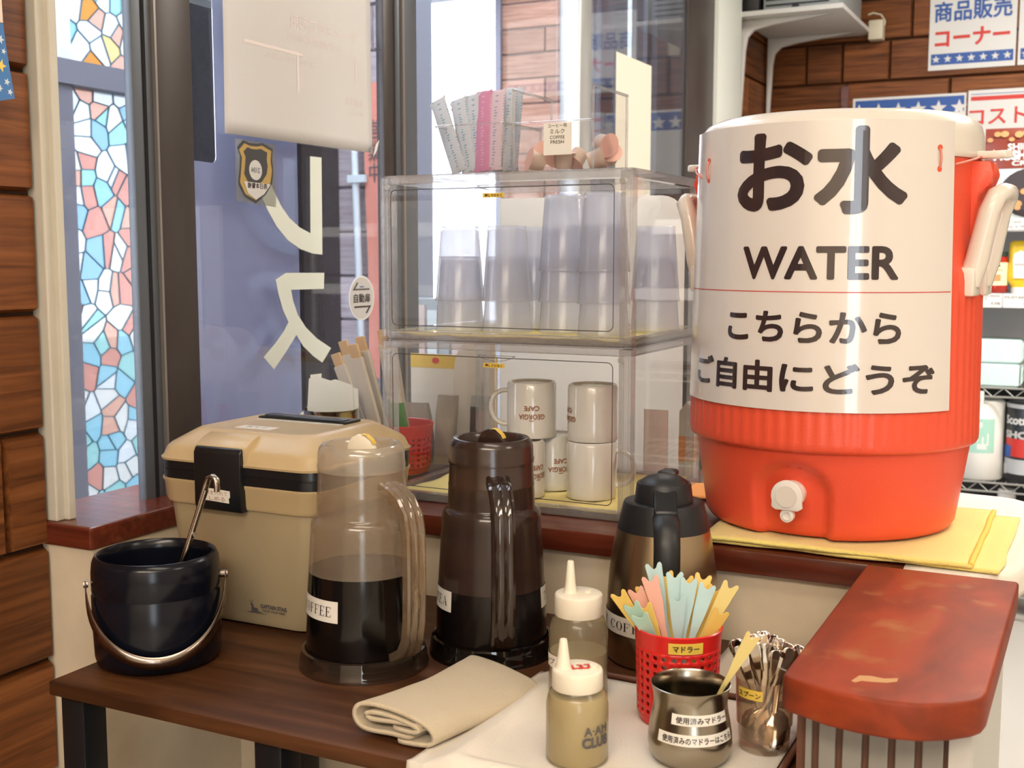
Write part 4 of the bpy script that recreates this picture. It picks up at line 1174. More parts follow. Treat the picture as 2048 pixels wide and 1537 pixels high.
slab = {0: 'yellow stirrer leaning furthest left in the red basket', 1: 'pink stirrer beside the leftmost yellow one', 2: 'yellow stirrer half hidden behind the left pink stirrer', 3: 'taller pink stirrer left of the middle of the basket', 4: 'pale blue stirrer standing tallest in the basket', 5: 'yellow stirrer behind the two middle blue ones, left', 6: 'pale blue stirrer in the middle, broad face front', 7: 'pale blue stirrer just right of the middle', 8: 'yellow stirrer edge showing behind the middle blue stirrers', 9: 'yellow stirrer standing upright at the back right', 10: 'pale blue stirrer leaning right', 11: 'yellow stirrer behind the right-leaning blue one', 12: 'light lemon stirrer leaning furthest right in the red basket', 13: 'lower yellow stirrer at the right rim of the basket', 14: 'mint green stirrer at the far left, half hidden', 15: 'short yellow stirrer at the front left', 16: 'mint green stirrer lowest at the front left', 17: 'short blue stirrer turned edge-on in the middle'}
def stick(me, name, a, b, face, label, cat, group, width=1.0):
    """a stick from point a to point b, broad side towards 'face'"""
    a, b = Vector(a), Vector(b)
    z = (b - a); L = z.length; z.normalize()
    y = -Vector(face); y = (y - z * y.dot(z)).normalized()
    x = y.cross(z)
    o = bpy.data.objects.new(name, me)
    mt = Matrix((x * width, y, z * L)).transposed().to_4x4(); mt.translation = a
    o.matrix_world = mt
    link(o)
    return setp(o, label, cat, group)
fc = Vector((math.cos(ca), math.sin(ca), 0.1))
for k, (x, y, z, c) in enumerate(tops):
    a = (BX - x * 0.28, BY - y * 0.28, TZ + 0.0055)
    face = fc + Vector((0.5 * x / 0.05, 0, 0)) * (0.6 if k != 17 else 6)
    stick(SM[c], 'stirrer', a, (BX + x * 1.02, BY + y * 1.02, TZ + z), face, slab[k], 'stirrer', 'stirrers in the red basket', 1.12)

# ---------------------------------------------------------------- steel pot for used stirrers
sp = thing('steel_pot', 'pot-bellied steel cup with two white tape labels at the front', 'cup', (-0.331, 1.040, TZ))
MB().lathe([(0.0, 0.0), (0.030, 0.0), (0.0345, 0.002), (0.0385, 0.009), (0.0400, 0.018), (0.0395, 0.028), (0.0375, 0.040), (0.0355, 0.050), (0.0348, 0.058), (0.0355, 0.066), (0.0372, 0.0735), (0.0378, 0.0745), (0.0372, 0.0748), (0.0360, 0.0728), (0.0340, 0.060), (0.0342, 0.050), (0.0385, 0.022), (0.036, 0.006), (0.0, 0.004)], 72).obj('pot', 'steel_brushed', sp, smooth=60)
ca = math.atan2(-1.040, 0.331)
for z0, z1, a0, a1, r, body in ((0.0455, 0.0555, -28, 64, 0.0362, '使用済みマドラー'), (0.0270, 0.0375, -48, 72, 0.0392, '使用済みのマドラーはこちら')):
    lb = wrap_label('label', 'label_white', sp, r + 0.0007, ca + R(a0), ca + R(a1), z0, z1, rtop=r - 0.0010)
    put_text('lettering', text_geo(body, 0.015), 'ink', lb, cyl(r + 0.0004, ca + R((a0 + a1) / 2 + 2), (z0 + z1) / 2, -0.17), R(a1 - a0) * r * 0.90, (z1 - z0) * 0.62, step=0.004)
stick(SM['l'], 'stirrer', (-0.335, 1.058, TZ + 0.0085), (-0.2700, 1.035, TZ + 0.132), (0.3, -1, 0.2), 'single yellow stirrer left in the steel pot', 'stirrer', None, 0.85)

# ---------------------------------------------------------------- clear cup of spoons
sc_ = thing('spoon_cup', 'clear plastic cup holding steel teaspoons beside the counter arm', 'cup', (-0.2735, 1.095, TZ))
MB().lathe([(0.0, 0.0), (0.0215, 0.0), (0.0235, 0.002), (0.0245, 0.010), (0.0255, 0.026), (0.0268, 0.027), (0.0285, 0.072), (0.0290, 0.073), (0.0278, 0.0725), (0.0258, 0.028), (0.0238, 0.012), (0.0, 0.0055)], 64).obj('tumbler_wall', 'cup_clear', sc_, smooth=50)
ca = math.atan2(-1.095, 0.2735)
lb = wrap_label('label', 'label_yellow', sc_, 0.0290, ca + R(-58), ca + R(-4), 0.0565, 0.0665, rtop=0.0294)
put_text('lettering', text_geo('スプーン', 0.02), 'ink', lb, cyl(0.0297, ca + R(-31), 0.0615, 0.03), 0.024, 0.0056, step=0.004)
def spoon_mesh():
    vs = []; fs = []
    rows = [(0.0, 0.0012, 0.0), (0.03, 0.0055, 0.0006), (0.08, 0.0088, 0.0016), (0.15, 0.0104, 0.0022), (0.22, 0.0096, 0.0018), (0.28, 0.0064, 0.0006), (0.32, 0.0030, -0.0004), (0.38, 0.0022, -0.0008), (0.6, 0.0026, -0.0004), (0.8, 0.0040, 0.0), (0.90, 0.0052, 0.0004), (0.96, 0.0050, 0.0008), (0.99, 0.0034, 0.0010), (1.0, 0.0012, 0.0010)]
    for z, w, d in rows:
        for k in range(5):
            q = -1 + k / 2
            vs.append((w * q, -d + d * 1.6 * q * q * (1 if z < 0.3 else -0.4), z))
    for i in range(len(rows) - 1):
        for k in range(4):
            fs.append((i * 5 + k, i * 5 + k + 1, (i + 1) * 5 + k + 1, (i + 1) * 5 + k))
    me = MB().add(vs, fs).mesh('teaspoon', smooth=180, fix=False)
    me.materials.append(M['spoon_steel'])
    return me
SPM = spoon_mesh()
sps = [(-0.029, -0.010, 0.108), (-0.017, 0.006, 0.110), (-0.023, -0.016, 0.104), (-0.007, 0.012, 0.113), (-0.011, -0.012, 0.109), (0.004, -0.004, 0.107), (0.010, 0.013, 0.108), (0.013, -0.008, 0.103), (0.021, 0.008, 0.106), (0.0255, -0.002, 0.105), (0.031, 0.012, 0.104), (0.001, 0.020, 0.108)]
spn = ['leftmost teaspoon handle in the clear cup', 'second teaspoon handle from the left in the cup', 'front left teaspoon handle, slightly lower', 'tallest teaspoon handle at the back of the cup', 'teaspoon handle just left of the yellow stirrer', 'teaspoon handle in the middle of the cup', 'teaspoon handle right of the middle, further back', 'lowest teaspoon handle, right of the middle at the front', 'third teaspoon handle from the right', 'second teaspoon handle from the right, at the front', 'rightmost teaspoon handle in the clear cup', 'teaspoon handle hidden at the back of the bunch']
for k, (x, y, z) in enumerate(sps):
    a = Vector((-0.2735 - x * 0.42 + 0.004 * math.sin(k * 2.1), 1.095 - y * 0.5 + 0.006 * math.cos(k * 1.7), TZ + 0.0062 + 0.0006 * (k % 4)))
    b = Vector((-0.2735 + x, 1.095 + y, TZ + z))
    o = stick(SPM, 'teaspoon', a, b, Vector((math.cos(ca + 0.25 * math.sin(k * 3)), math.sin(ca + 0.25 * math.sin(k * 3)), 0.05)), spn[k], 'spoon', 'teaspoons in the clear cup', 1.55)
    solid(o, 0.0009)
big = stick(SPM, 'teaspoon', (-0.262, 1.0735, TZ + 0.0065), (-0.2605, 1.104, TZ + 0.100), Vector((math.cos(ca), math.sin(ca), 0.1)), 'teaspoon whose round bowl faces front through the cup', 'spoon', 'teaspoons in the clear cup', 1.25)
solid(big, 0.0009)

# ================================================================== CLEAR CASES ON THE COUNTER
KX, KY = -0.7575, 1.63
HX, HY, KH = 0.1975, 0.155, 0.2385
def comb(w):      # stepped bar section, reads as the moulded lines of a clear plastic edge
    q = w / 5
    return [(0, 0), (w, 0), (w, w), (4 * q, w), (4 * q, w - 0.0015), (3 * q, w - 0.0015), (3 * q, w), (2 * q, w), (2 * q, w - 0.0015), (q, w - 0.0015), (q, w), (0, w)]
def case(label, z0, group):
    t = thing('display_case', label, 'display case', (KX, KY, z0), 0, group)
    e = 0.0015
    box('bottom_panel', -HX, HX, -HY, HY, 0.0, 0.003, 'acrylic', t)
    box('top_panel', -HX, HX, -HY, HY, KH - 0.003, KH, 'acrylic', t)
    box('side_panel', -HX, -HX + e, -HY, HY, 0.003, KH - 0.003, 'acrylic', t)
    box('side_panel', HX - e, HX, -HY, HY, 0.003, KH - 0.003, 'acrylic', t)
    box('back_panel', -HX, HX, HY - e, HY, 0.003, KH - 0.003, 'acrylic', t)
    # upright edge bars
    W = 0.0175
    for sx in (-1, 1):
        for sy in (-1, 1):
            MB().prism([(sx * (HX - W + a), sy * (HY - W + b)) for a, b in comb(W)], lambda a, b, d: (a, b, 0.003 + d), KH - 0.006).obj('corner_post', 'acrylic_bar', t)
    for z in (0.0, KH - 0.01225):
        for sy in (-1, 1):
            MB().prism([(sy * (HY - 0.0122 + a * 0.7), z + b * 0.7) for a, b in comb(W)], lambda a, b, d: (-HX + 0.012 + d, a, b), 2 * HX - 0.024).obj('edge_rail', 'acrylic_bar', t)
        for sx in (-1, 1):
            MB().prism([(sx * (HX - 0.0122 + a * 0.7), z + b * 0.7) for a, b in comb(W)], lambda a, b, d: (a, -HY + 0.012 + d, b), 2 * HY - 0.024).obj('edge_rail', 'acrylic_bar', t)
    # front door with frame, dark seam, finger slot, magnets
    d = box('door', -HX + 0.012, HX - 0.012, -HY - 0.002, -HY - 0.0005, 0.012, KH - 0.010, 'acrylic', t)
    x0, x1, s0, s1, r = -0.178, 0.172, 0.021, 0.2175, 0.008
    path = []
    for q, (cx, cz) in enumerate(((x1 - r, s1 - r), (x0 + r, s1 - r), (x0 + r, s0 + r), (x1 - r, s0 + r))):
        for k in range(5):
            a = PI / 2 * (q + k / 4)
            path.append((cx + r * math.cos(a), -HY - 0.0024, cz + r * math.sin(a)))
    path.append(path[0])
    MB().tube(path, 0.0006, 6, cap=False).obj('seam', 'seam_dark', d, smooth=60)
    sl = [(-0.030, 0.2205), (-0.022, 0.2165), (-0.010, 0.2135), (0.0, 0.2128), (0.010, 0.2135), (0.022, 0.2165), (0.030, 0.2205), (-0.030, 0.2205)]
    MB().tube([(a - 0.005, -HY - 0.0026, b) for a, b in sl], 0.0007, 6, cap=False).obj('finger_slot', 'acrylic_bar', d, smooth=60)
    for sx in (-1, 1):
        MB().tube([(sx * 0.184, -HY - 0.0005, 0.2215), (sx * 0.184, -HY - 0.004, 0.2215)], 0.0042, 14).obj('magnet', 'aluminium', d, smooth=40)
    lb = box('label', -0.026, 0.008, -HY - 0.0026, -HY - 0.0021, 0.2035, 0.2095, 'label_yellow', d)
    put_text('lettering', text_geo('押してひらく', 0.03), 'ink', lb, flat((-0.009, -HY - 0.0029, 0.2065), (1, 0, 0), (0, 0, 1)), 0.027, 0.004)
    return t
ZL, ZU = 0.8725, 1.1115
case('lower clear display case holding white mugs', ZL, 'stacked clear cases')
case('upper clear display case holding grey tumblers', ZU, 'stacked clear cases')
for z, lab in ((ZL, 'yellow cloth lining the lower case under the mugs'), (ZU, 'yellow cloth lining the upper case under the tumblers')):
    t = thing('case_cloth', lab, 'cloth', (KX, KY, z + 0.0035), 0, 'cloths lining the cases')
    def yf(i, j, z=z):
        x = -0.180 + 0.360 * i; y = -0.138 + 0.276 * j
        ed = min(i, 1 - i, j, 1 - j)
        return (x + wob(y + z, x, 20, 0.006), y + wob(x + z, y, 20, 0.004), 0.001 + abs(wob(x + z * 3, y, 24, 0.004)) + 0.010 * max(0, 1 - ed * 16) * max(0, noise.noise(Vector((x * 9, y * 9, z)))))
    solid(MB().grid(40, 30, yf).obj('cloth_sheet', 'towel_yellow', t, smooth=70, fix=False), 0.0015, 1.0)

# tumblers, upside down and nested
def tumbler_mesh():
    H = 0.112
    return MB().lathe([(0.0, H - 0.003), (0.0255, H - 0.003), (0.0278, H), (0.0290, H - 0.001), (0.0292, H - 0.006), (0.0368, 0.004), (0.0378, 0.002), (0.0376, 0.0), (0.0362, 0.0), (0.0360, 0.004), (0.0281, H - 0.008), (0.0250, H - 0.0055), (0.0, H - 0.0055)], 48).mesh('tumbler', smooth=50)
TM = tumbler_mesh(); TM.materials.append(M['tumbler'])
stacks = [(-0.872, 1.565, 2, 'the left stack'), (-0.797, 1.575, 2, 'the second stack from the left'), (-0.795, 1.665, 2, 'the stack behind the second'), (-0.715, 1.600, 3, 'the tall middle stack'), (-0.635, 1.560, 3, 'the tall right stack'), (-0.606, 1.695, 2, 'the stack at the far right back')]
for x, y, n, w in stacks:
    for k in range(n):
        o = bpy.data.objects.new('tumbler', TM)
        o.location = (x, y, ZU + 0.0095 + 0.0452 * k)
        link(o)
        setp(o, ('top grey tumbler of ' if k == n - 1 else 'bottom grey tumbler of ' if k == 0 else 'middle grey tumbler of ') + w, 'tumbler', 'upturned tumblers in the upper case')

# mugs, upside down
MGM = MB().lathe([(0.0, 0.0805), (0.030, 0.0805), (0.0315, 0.083), (0.0345, 0.0825), (0.0368, 0.0785), (0.0370, 0.010), (0.0372, 0.0015), (0.0362, 0.0), (0.0350, 0.0012), (0.0345, 0.010), (0.0342, 0.074), (0.0, 0.0755)], 56).mesh('cup', smooth=50)
MGM.materials.append(M['mug_white'])
HM = MB().tube([(0.0355 + 0.0265 * math.sin(PI * k / 14) ** 0.8, 0, 0.043 + 0.026 * math.cos(PI * k / 14)) for k in range(15)], 1.0, 12, flat=(0.0056, 0.0036)).mesh('handle', smooth=60)
HM.materials.append(M['mug_white'])
GG, GC = text_geo('GEORGIA', 0.03), text_geo('CAFE', 0.03)
mugs = [(-0.758, 1.58, 0, -97, 0, 'upturned white mug at the top left with its handle showing'), (-0.661, 1.585, 0, 150, -72, 'upturned white mug at the top right'), (-0.659, 1.578, 1, 84, 170, 'plain upturned mug at the bottom right with handle on the right'), (-0.758, 1.540, 1, -150, 47, 'upturned mug at the bottom left, half hidden by the tea pitcher'), (-0.742, 1.618, 1, 160, 22, 'upturned mug at the bottom middle, behind its neighbours')]
for x, y, low, hang, tang, lab in mugs:
    z = ZL + 0.0085 + (0 if low else 0.0835)
    ca = math.atan2(-y, -x)
    t = thing('mug', lab, 'mug', (x, y, z), 0, 'white mugs in the lower case')
    o = bpy.data.objects.new('cup', MGM); link(o, t)
    o = bpy.data.objects.new('handle', HM); o.rotation_euler = (0, 0, ca + R(hang)); link(o, t)
    f1 = cyl(0.0374, ca + R(tang), 0.033); f2 = cyl(0.0374, ca + R(tang), 0.0455)
    put_text('lettering', GG, 'ink_brown', t, lambda a, b: f1(-a, -b), 0.040, 0.0078, step=0.004)
    put_text('lettering', GC, 'ink_brown', t, lambda a, b: f2(-a, -b), 0.023, 0.0075, step=0.004)
    MB().grid(8, 1, lambda i, j: cyl(0.0374, ca + R(tang), 0.0270)(-0.004 + 0.008 * i, -0.0008 * math.sin(PI * i) + 0.0012 * j)).obj('ornament', 'ink_brown', t, fix=False)

# ---------------------------------------------------------------- holders on top of the cases
ZT = ZU + KH + 0.0003
def holder(name, label, x0, x1, y0, y1, hf, hs):
    t = thing(name, label, 'holder', ((x0 + x1) / 2, (y0 + y1) / 2, ZT))
    w, d, e = (x1 - x0) / 2, (y1 - y0) / 2, 0.002
    box('floor_panel', -w, w, -d, d, 0.0, e, 'acrylic', t)
    box('front_panel', -w, w, -d, -d + e, e, hf, 'acrylic', t)
    box('back_panel', -w, w, d - e, d, e, hf + 0.012, 'acrylic', t)
    for s in (-1, 1):
        box('side_panel', min(s * w, s * (w - e)), max(s * w, s * (w - e)), -d, d, e, hs, 'acrylic', t)
        c = s * (w - e / 2)
        MB().tube([(c, -d, hs), (c, d, hs)], 0.0022, 6).obj('edge_strip', 'acrylic_bar', t)
        for y in (-d + 0.0015, d - 0.0015):
            MB().tube([(c, y, e), (c, y, hs)], 0.0022, 6).obj('edge_strip', 'acrylic_bar', t)
    MB().tube([(-w, -d, hf), (w, -d, hf)], 0.0012, 6).obj('edge_strip', 'acrylic_bar', t)
    return t
holder('straw_holder', 'clear acrylic holder with paper-wrapped straws on the upper case', -0.876, -0.764, 1.50, 1.625, 0.070, 0.070)
ch = holder('creamer_holder', 'clear acrylic holder with creamer portions and a handwritten card', -0.750, -0.628, 1.50, 1.63, 0.068, 0.114)
cdn = box('card', -0.0125, 0.030, -0.0668, -0.0662, 0.022, 0.066, 'label_white', ch, label='handwritten white card')
for body, z, w, h in (('コーヒー用', 0.0625, 0.028, 0.0048), ('ミルク', 0.0550, 0.022, 0.0062), ('COFFEE', 0.0470, 0.022, 0.0045), ('FRESH', 0.0405, 0.020, 0.0045)):
    put_text('lettering', text_geo(body, 0.0), 'ink', cdn, flat((0.0085, -0.0672, z - 0.001), (1, 0, 0), (0, 0, 1)), w, h)

def dotted(name, col, dot):
    m, nt, b, out = nmat(name)
    L = nt.links.new
    tc = nt.nodes.new('ShaderNodeTexCoord'); v = nt.nodes.new('ShaderNodeTexVoronoi'); v.inputs['Scale'].default_value = 190
    v.inputs['Randomness'].default_value = 0.25
    L(tc.outputs['Object'], v.inputs['Vector'])
    lt = nt.nodes.new('ShaderNodeMath'); lt.operation = 'LESS_THAN'; lt.inputs[1].default_value = 0.30
    L(v.outputs['Distance'], lt.inputs[0])
    mx = nt.nodes.new('ShaderNodeMix'); mx.data_type = 'RGBA'; mx.inputs['A'].default_value = (*col, 1); mx.inputs['B'].default_value = (*dot, 1)
    L(lt.outputs[0], mx.inputs['Factor']); L(mx.outputs['Result'], b.inputs['Base Color'])
    tl = nt.nodes.new('ShaderNodeBsdfTranslucent'); L(mx.outputs['Result'], tl.inputs[0])
    ms = nt.nodes.new('ShaderNodeMixShader'); ms.inputs[0].default_value = 0.3
    L(b.outputs[0], ms.inputs[1]); L(tl.outputs[0], ms.inputs[2]); L(ms.outputs[0], out.inputs[0])
dotted('straw_dots_blue', (0.66, 0.69, 0.74), (0.26, 0.44, 0.55))
dotted('straw_dots_rose', (0.74, 0.60, 0.65), (0.42, 0.36, 0.50))
dotted('straw_dots_pink', (0.70, 0.30, 0.47), (0.78, 0.45, 0.56))
def straw_mesh(mat, L=0.150):
    vs = []; fs = []
    n = 8
    for i, z in enumerate((0.0, 0.003, 0.01, 0.05, 0.10, L - 0.008, L - 0.003, L)):
        fl = 0.25 if i in (0, 7) else 0.5 if i in (1, 6) else 1.0
        for k in range(n):
            a = 2 * PI * k / n
            vs.append((0.0068 * math.cos(a) * (1.15 if fl < 1 else 1), 0.0036 * fl * math.sin(a), z + (0.002 * math.cos(3 * a) if i == 7 else 0)))
    for i in range(7):
        for k in range(n):
            fs.append((i * n + k, i * n + (k + 1) % n, (i + 1) * n + (k + 1) % n, (i + 1) * n + k))
    me = MB().add(vs, fs).mesh('straw', smooth=60); me.materials.append(M[mat]); return me
ST = [straw_mesh('straw_dots_blue'), straw_mesh('straw_dots_rose'), straw_mesh('straw_dots_pink')]
straws = [(-0.846, 1.520, -0.898, 1.545, 0.114, 0, 'blue dotted wrapped straw leaning furthest left'), (-0.838, 1.545, -0.876, 1.57, 0.109, 1, 'rose dotted wrapped straw second from the left'), (-0.829, 1.520, -0.863, 1.545, 0.113, 0, 'blue dotted wrapped straw third from the left'), (-0.822, 1.55, -0.846, 1.575, 0.124, 0, 'taller blue dotted wrapped straw near the middle'), (-0.816, 1.52, -0.838, 1.545, 0.118, 0, 'blue dotted wrapped straw in the middle'), (-0.806, 1.515, -0.820, 1.545, 0.122, 2, 'bright pink wrapped straw'), (-0.799, 1.53, -0.808, 1.560, 0.124, 1, 'rose dotted wrapped straw right of the pink one'), (-0.789, 1.515, -0.797, 1.545, 0.122, 1, 'rose dotted wrapped straw second from the right'), (-0.780, 1.525, -0.783, 1.560, 0.126, 0, 'blue dotted wrapped straw furthest right'), (-0.785, 1.56, -0.790, 1.590, 0.130, 0, 'blue dotted wrapped straw at the back right')]
for x0, y0, x1, y1, h, c, lab in straws:
    a = Vector((x0, y0, ZT + 0.0045)); b = Vector((x1, y1, ZT + h))
    z = (b - a).normalized(); y = Vector((0.1, 1, 0)); y = (y - z * y.dot(z)).normalized(); x = y.cross(z)
    o = bpy.data.objects.new('wrapped_straw', ST[c])
    mt = Matrix((x * 2.0, y, z * ((b - a).length / 0.150))).transposed().to_4x4(); mt.translation = a
    o.matrix_world = mt
    link(o); setp(o, lab, 'straw', 'wrapped straws in the clear holder')

CRM = MB().lathe([(0.0, 0.0), (0.0105, 0.0), (0.0118, 0.002), (0.0140, 0.020), (0.0152, 0.0215), (0.0172, 0.022)], 28).mesh('cup', smooth=50); CRM.materials.append(M['creamer_cup'])
CLM = MB().lathe([(0.0, 0.0226), (0.0172, 0.0226), (0.0172, 0.0221), (0.0, 0.0221)], 28).mesh('foil_lid', smooth=40); CLM.materials.append(M['creamer_lid'])
crs = [((-0.733, 1.575, 0.034), (1.7, 0.2, 0.4), 'creamer lying on its side at the far left'), ((-0.716, 1.530, 0.0135), (1.3, 0.3, -0.9), 'creamer tipped over at the bottom left'), ((-0.702, 1.542, 0.034), (2.2, 0.0, 0.5), 'creamer resting on two others left of the card'), ((-0.688, 1.535, 0.0060), (0.15, 0.1, 0.0), 'creamer standing upright behind the card'), ((-0.672, 1.56, 0.030), (2.6, 0.5, 0.2), 'upturned creamer with striped red lid showing below the card'), ((-0.650, 1.535, 0.0140), (1.2, -0.6, 2.2), 'creamer tipped over at the bottom right'), ((-0.650, 1.575, 0.045), (1.9, 0.3, 1.2), 'creamer high up on the right side'), ((-0.646, 1.60, 0.020), (1.0, 0.4, 0.3), 'creamer at the back right corner')]
for (x, y, z), rot, lab in crs:
    t = thing('creamer_portion', lab, 'creamer', (x, y, ZT + z), 0, 'creamer portions in the clear holder')
    t.rotation_euler = rot
    o = bpy.data.objects.new('cup', CRM); link(o, t)
    o = bpy.data.objects.new('foil_lid', CLM); link(o, t)

# ---------------------------------------------------------------- left of the cases
nh = thing('napkin_holder', 'round steel holder with white paper napkins behind the cool box', 'napkin holder', (-1.102, 1.548, 0.872))
MB().lathe([(0.0, 0.0), (0.042, 0.0), (0.0428, 0.002), (0.0428, 0.112), (0.0436, 0.114), (0.0436, 0.117), (0.0420, 0.117), (0.0412, 0.112), (0.0412, 0.004), (0.0, 0.004)], 48).obj('canister', 'steel', nh, smooth=50)
for k, (dx, dy, rz, h) in enumerate(((-0.004, -0.006, 0.38, 0.168), (0.002, 0.002, 0.32, 0.163), (0.007, 0.010, 0.30, 0.156))):
    def nf(i, j, k=k, h=h):
        x = (-0.036 + 0.072 * i) * (1 - 0.42 * j ** 1.8)
        return (x + 0.010 * j * j * (1 if k else -1), 0.002 * math.sin(4 * i + k) + 0.012 * j, 0.02 + (h - 0.02) * j - 0.012 * j * abs(i - 0.3))
    o = MB().grid(12, 12, nf).obj('napkin', 'napkin', nh, smooth=70, fix=False)
    o.location = (dx, dy, 0); o.rotation_euler = (0, 0, rz)
cbk = basket('chopstick_basket', 'red lattice basket of wrapped wooden chopsticks left of the cases', 'basket', (-1.046, 1.662, 0.872), 0.0520, 0.0575, 0.084, 6, 30, 0.010, 0.066)
def packet_parts():
    a = MB().box(-0.0150, 0.0150, -0.0028, 0.0028, 0.0, 0.168).mesh('paper_sleeve', bevel=0.001); a.materials.append(M['chopstick_paper'])
    b = MB().box(-0.0115, 0.0115, -0.0022, 0.0022, 0.150, 0.188).mesh('chopstick', bevel=0.0008); b.materials.append(M['chopstick_wood'])
    g = MB().box(-0.0151, 0.0151, -0.0029, 0.0029, 0.050, 0.094).mesh('printed_leaves'); g.materials.append(M['leaf_green'])
    return a, b, g
PA, PB, PG = packet_parts()
cps = [(-1.075, 1.640, -1.132, 1.612, 0.150, 0, 'chopstick packet leaning furthest left in the red basket'), (-1.060, 1.635, -1.112, 1.605, 0.172, 0, 'chopstick packet second from the left'), (-1.055, 1.655, -1.095, 1.630, 0.178, 0, 'chopstick packet third from the left'), (-1.045, 1.625, -1.085, 1.595, 0.168, 0, 'chopstick packet in front at the middle of the basket'), (-1.030, 1.660, -1.058, 1.640, 0.190, 1, 'tallest chopstick packet with printed green leaves'), (-1.020, 1.650, -1.040, 1.622, 0.182, 1, 'chopstick packet at the right, against the clear case'), (-1.040, 1.685, -1.072, 1.680, 0.186, 0, 'chopstick packet at the back of the red basket')]
for x0, y0, x1, y1, h, gr, lab in cps:
    t = thing('chopstick_packet', lab, 'chopsticks', (0, 0, 0), 0, 'chopstick packets in the red basket')
    a = Vector((x0, y0, 0.882)); b = Vector((x1 - 0.004, y1, 0.872 + h + 0.05))
    z = (b - a).normalized(); y = Vector((0.35, 1, 0)); y = (y - z * y.dot(z)).normalized(); x = y.cross(z)
    mt = Matrix((x, y, z * ((b - a).length / 0.188))).transposed().to_4x4(); mt.translation = a
    t.matrix_world = mt
    for me, nm in ((PA, 'paper_sleeve'), (PB, 'chopstick')) + (((PG, 'printed_leaves'),) if gr else ()):
        link(bpy.data.objects.new(nm, me), t)

# things standing behind the cases
bd = MB()
pts = [(-0.948, 0.8725), (-0.612, 0.8725), (-0.612, 1.285)] + [(-0.652 + 0.04 * math.cos(R(a)), 1.292 + 0.04 * math.sin(R(a))) for a in range(0, 91, 15)] + [(-0.948, 1.333)]
o = bd.prism(pts, lambda a, b, t: (a, 1.845 + t, b), 0.008).obj('menu_board', 'board_beige', smooth=40, bevel=0.001)
setp(o, 'large plain beige board standing behind the clear cases', 'board')
pts = [(-1.045, 0.8725), (-0.957, 0.8725), (-0.957, 1.092), (-0.972, 1.092)] + [(-0.985 + 0.055 * math.cos(R(a)), 1.030 + 0.062 * math.sin(R(a))) for a in range(90, 181, 15)]
o = MB().prism(pts, lambda a, b, t: (a, 1.842 + t, b), 0.008).obj('rounded_board', 'board_pale', smooth=40, bevel=0.002)
setp(o, 'pale board with one rounded top corner left of the mugs', 'board')
mn = thing('menu_card', 'cream menu card with a yellow and red top behind the paper packets', 'menu card', (-1.05, 1.898, 0.8722))
box('card', -0.115, 0.070, 0.0, 0.002, 0.0, 0.178, 'poster_cream', mn)
box('yellow_header', -0.115, 0.070, -0.0006, -0.0001, 0.152, 0.178, 'label_yellow', mn)
for k, (x, z) in enumerate(((-0.06, 0.166), (-0.005, 0.170), (0.022, 0.158), (0.050, 0.167))):
    MB().prism([(x + 0.008 * math.cos(R(a)), z + 0.006 * math.sin(R(a))) for a in range(0, 360, 45)], lambda a, b, t: (a, -0.0012 - t, b), 0.0003).obj('red_print', 'ink_red', mn)
def sack(label, x, y, w, d, h, rz, lean):
    def fn(i, j):
        a = 2 * PI * i
        sq = 1.0 / max(abs(math.cos(a)), abs(math.sin(a))) ** 0.7
        k = 1 - 0.35 * j ** 3
        return (w * math.cos(a) * sq + lean * j * j * h, d * math.sin(a) * sq * (1 - 0.75 * j ** 2) + 0.004 * math.sin(7 * j + 3 * a), h * j)
    o = MB().grid(28, 12, fn, wrap=True).obj('paper_packet', 'packet_brown', smooth=60)
    o.location = (x, y, 0.8722); o.rotation_euler = (0, 0, rz)
    return setp(o, label, 'packet', 'brown packets behind the cases')
sack('brown paper packet next to the chopstick basket', -1.065, 1.775, 0.020, 0.026, 0.102, R(20), -0.10)
sack('brown paper packet leaning beside the pale rounded board', -1.020, 1.775, 0.018, 0.026, 0.118, R(16), 0.05)
pb = thing('printed_bag', 'white bag with a black leafy print beside the mugs', 'bag', (-0.965, 1.808, 0.8722))
MB().rings([(0.0, 0.018, 0.009, 0.004), (0.05, 0.020, 0.011, 0.004), (0.118, 0.021, 0.004, 0.003)]).obj('bag_body', 'bag_white', pb, smooth=40)
MB().prism([(-0.018, 0.03), (-0.004, 0.03), (0.0, 0.098), (-0.017, 0.098)], lambda a, b, t: (a, -0.0122 + 0.05 * max(0, b - 0.05) - t, b), 0.0005).obj('black_print', 'mushroom_dark', pb)
cs = thing('card_stand', 'clear acrylic stand with a pink card behind the right side of the cases', 'card stand', (-0.636, 1.815, 0.872))
box('base_panel', -0.030, 0.030, -0.025, 0.025, 0.0, 0.002, 'acrylic', cs)
box('front_panel', -0.030, 0.030, -0.025, -0.023, 0.002, 0.085, 'acrylic', cs)
box('back_panel', -0.030, 0.030, 0.023, 0.025, 0.002, 0.095, 'acrylic', cs)
box('card', -0.026, 0.016, -0.010, -0.009, 0.003, 0.112, 'pink_card', cs)
mc = thing('gable_carton', 'narrow white carton with an orange band beside the red cooler', 'carton', (-0.588, 1.815, 0.8722))
MB().prism([(-0.0125, 0.0), (0.0125, 0.0), (0.0125, 0.112), (0.0, 0.128), (-0.0125, 0.112)], lambda a, b, t: (a, t - 0.0125, b), 0.025).obj('carton_body', 'ink_white', mc)
MB().box(-0.0129, 0.0129, -0.0129, 0.0129, 0.03, 0.072).obj('orange_band', 'orange_paper', mc)
o = MB().grid(6, 6, lambda i, j: (-0.04 + 0.09 * i, -0.05 + 0.1 * j, 0.001 + 0.006 * i * j)).obj('orange_napkin', 'orange_paper', smooth=60, fix=False)
o.location = (-0.545, 1.72, 0.8722); solid(o, 0.001, 1.0); setp(o, 'orange paper lying between case and cooler', 'paper')

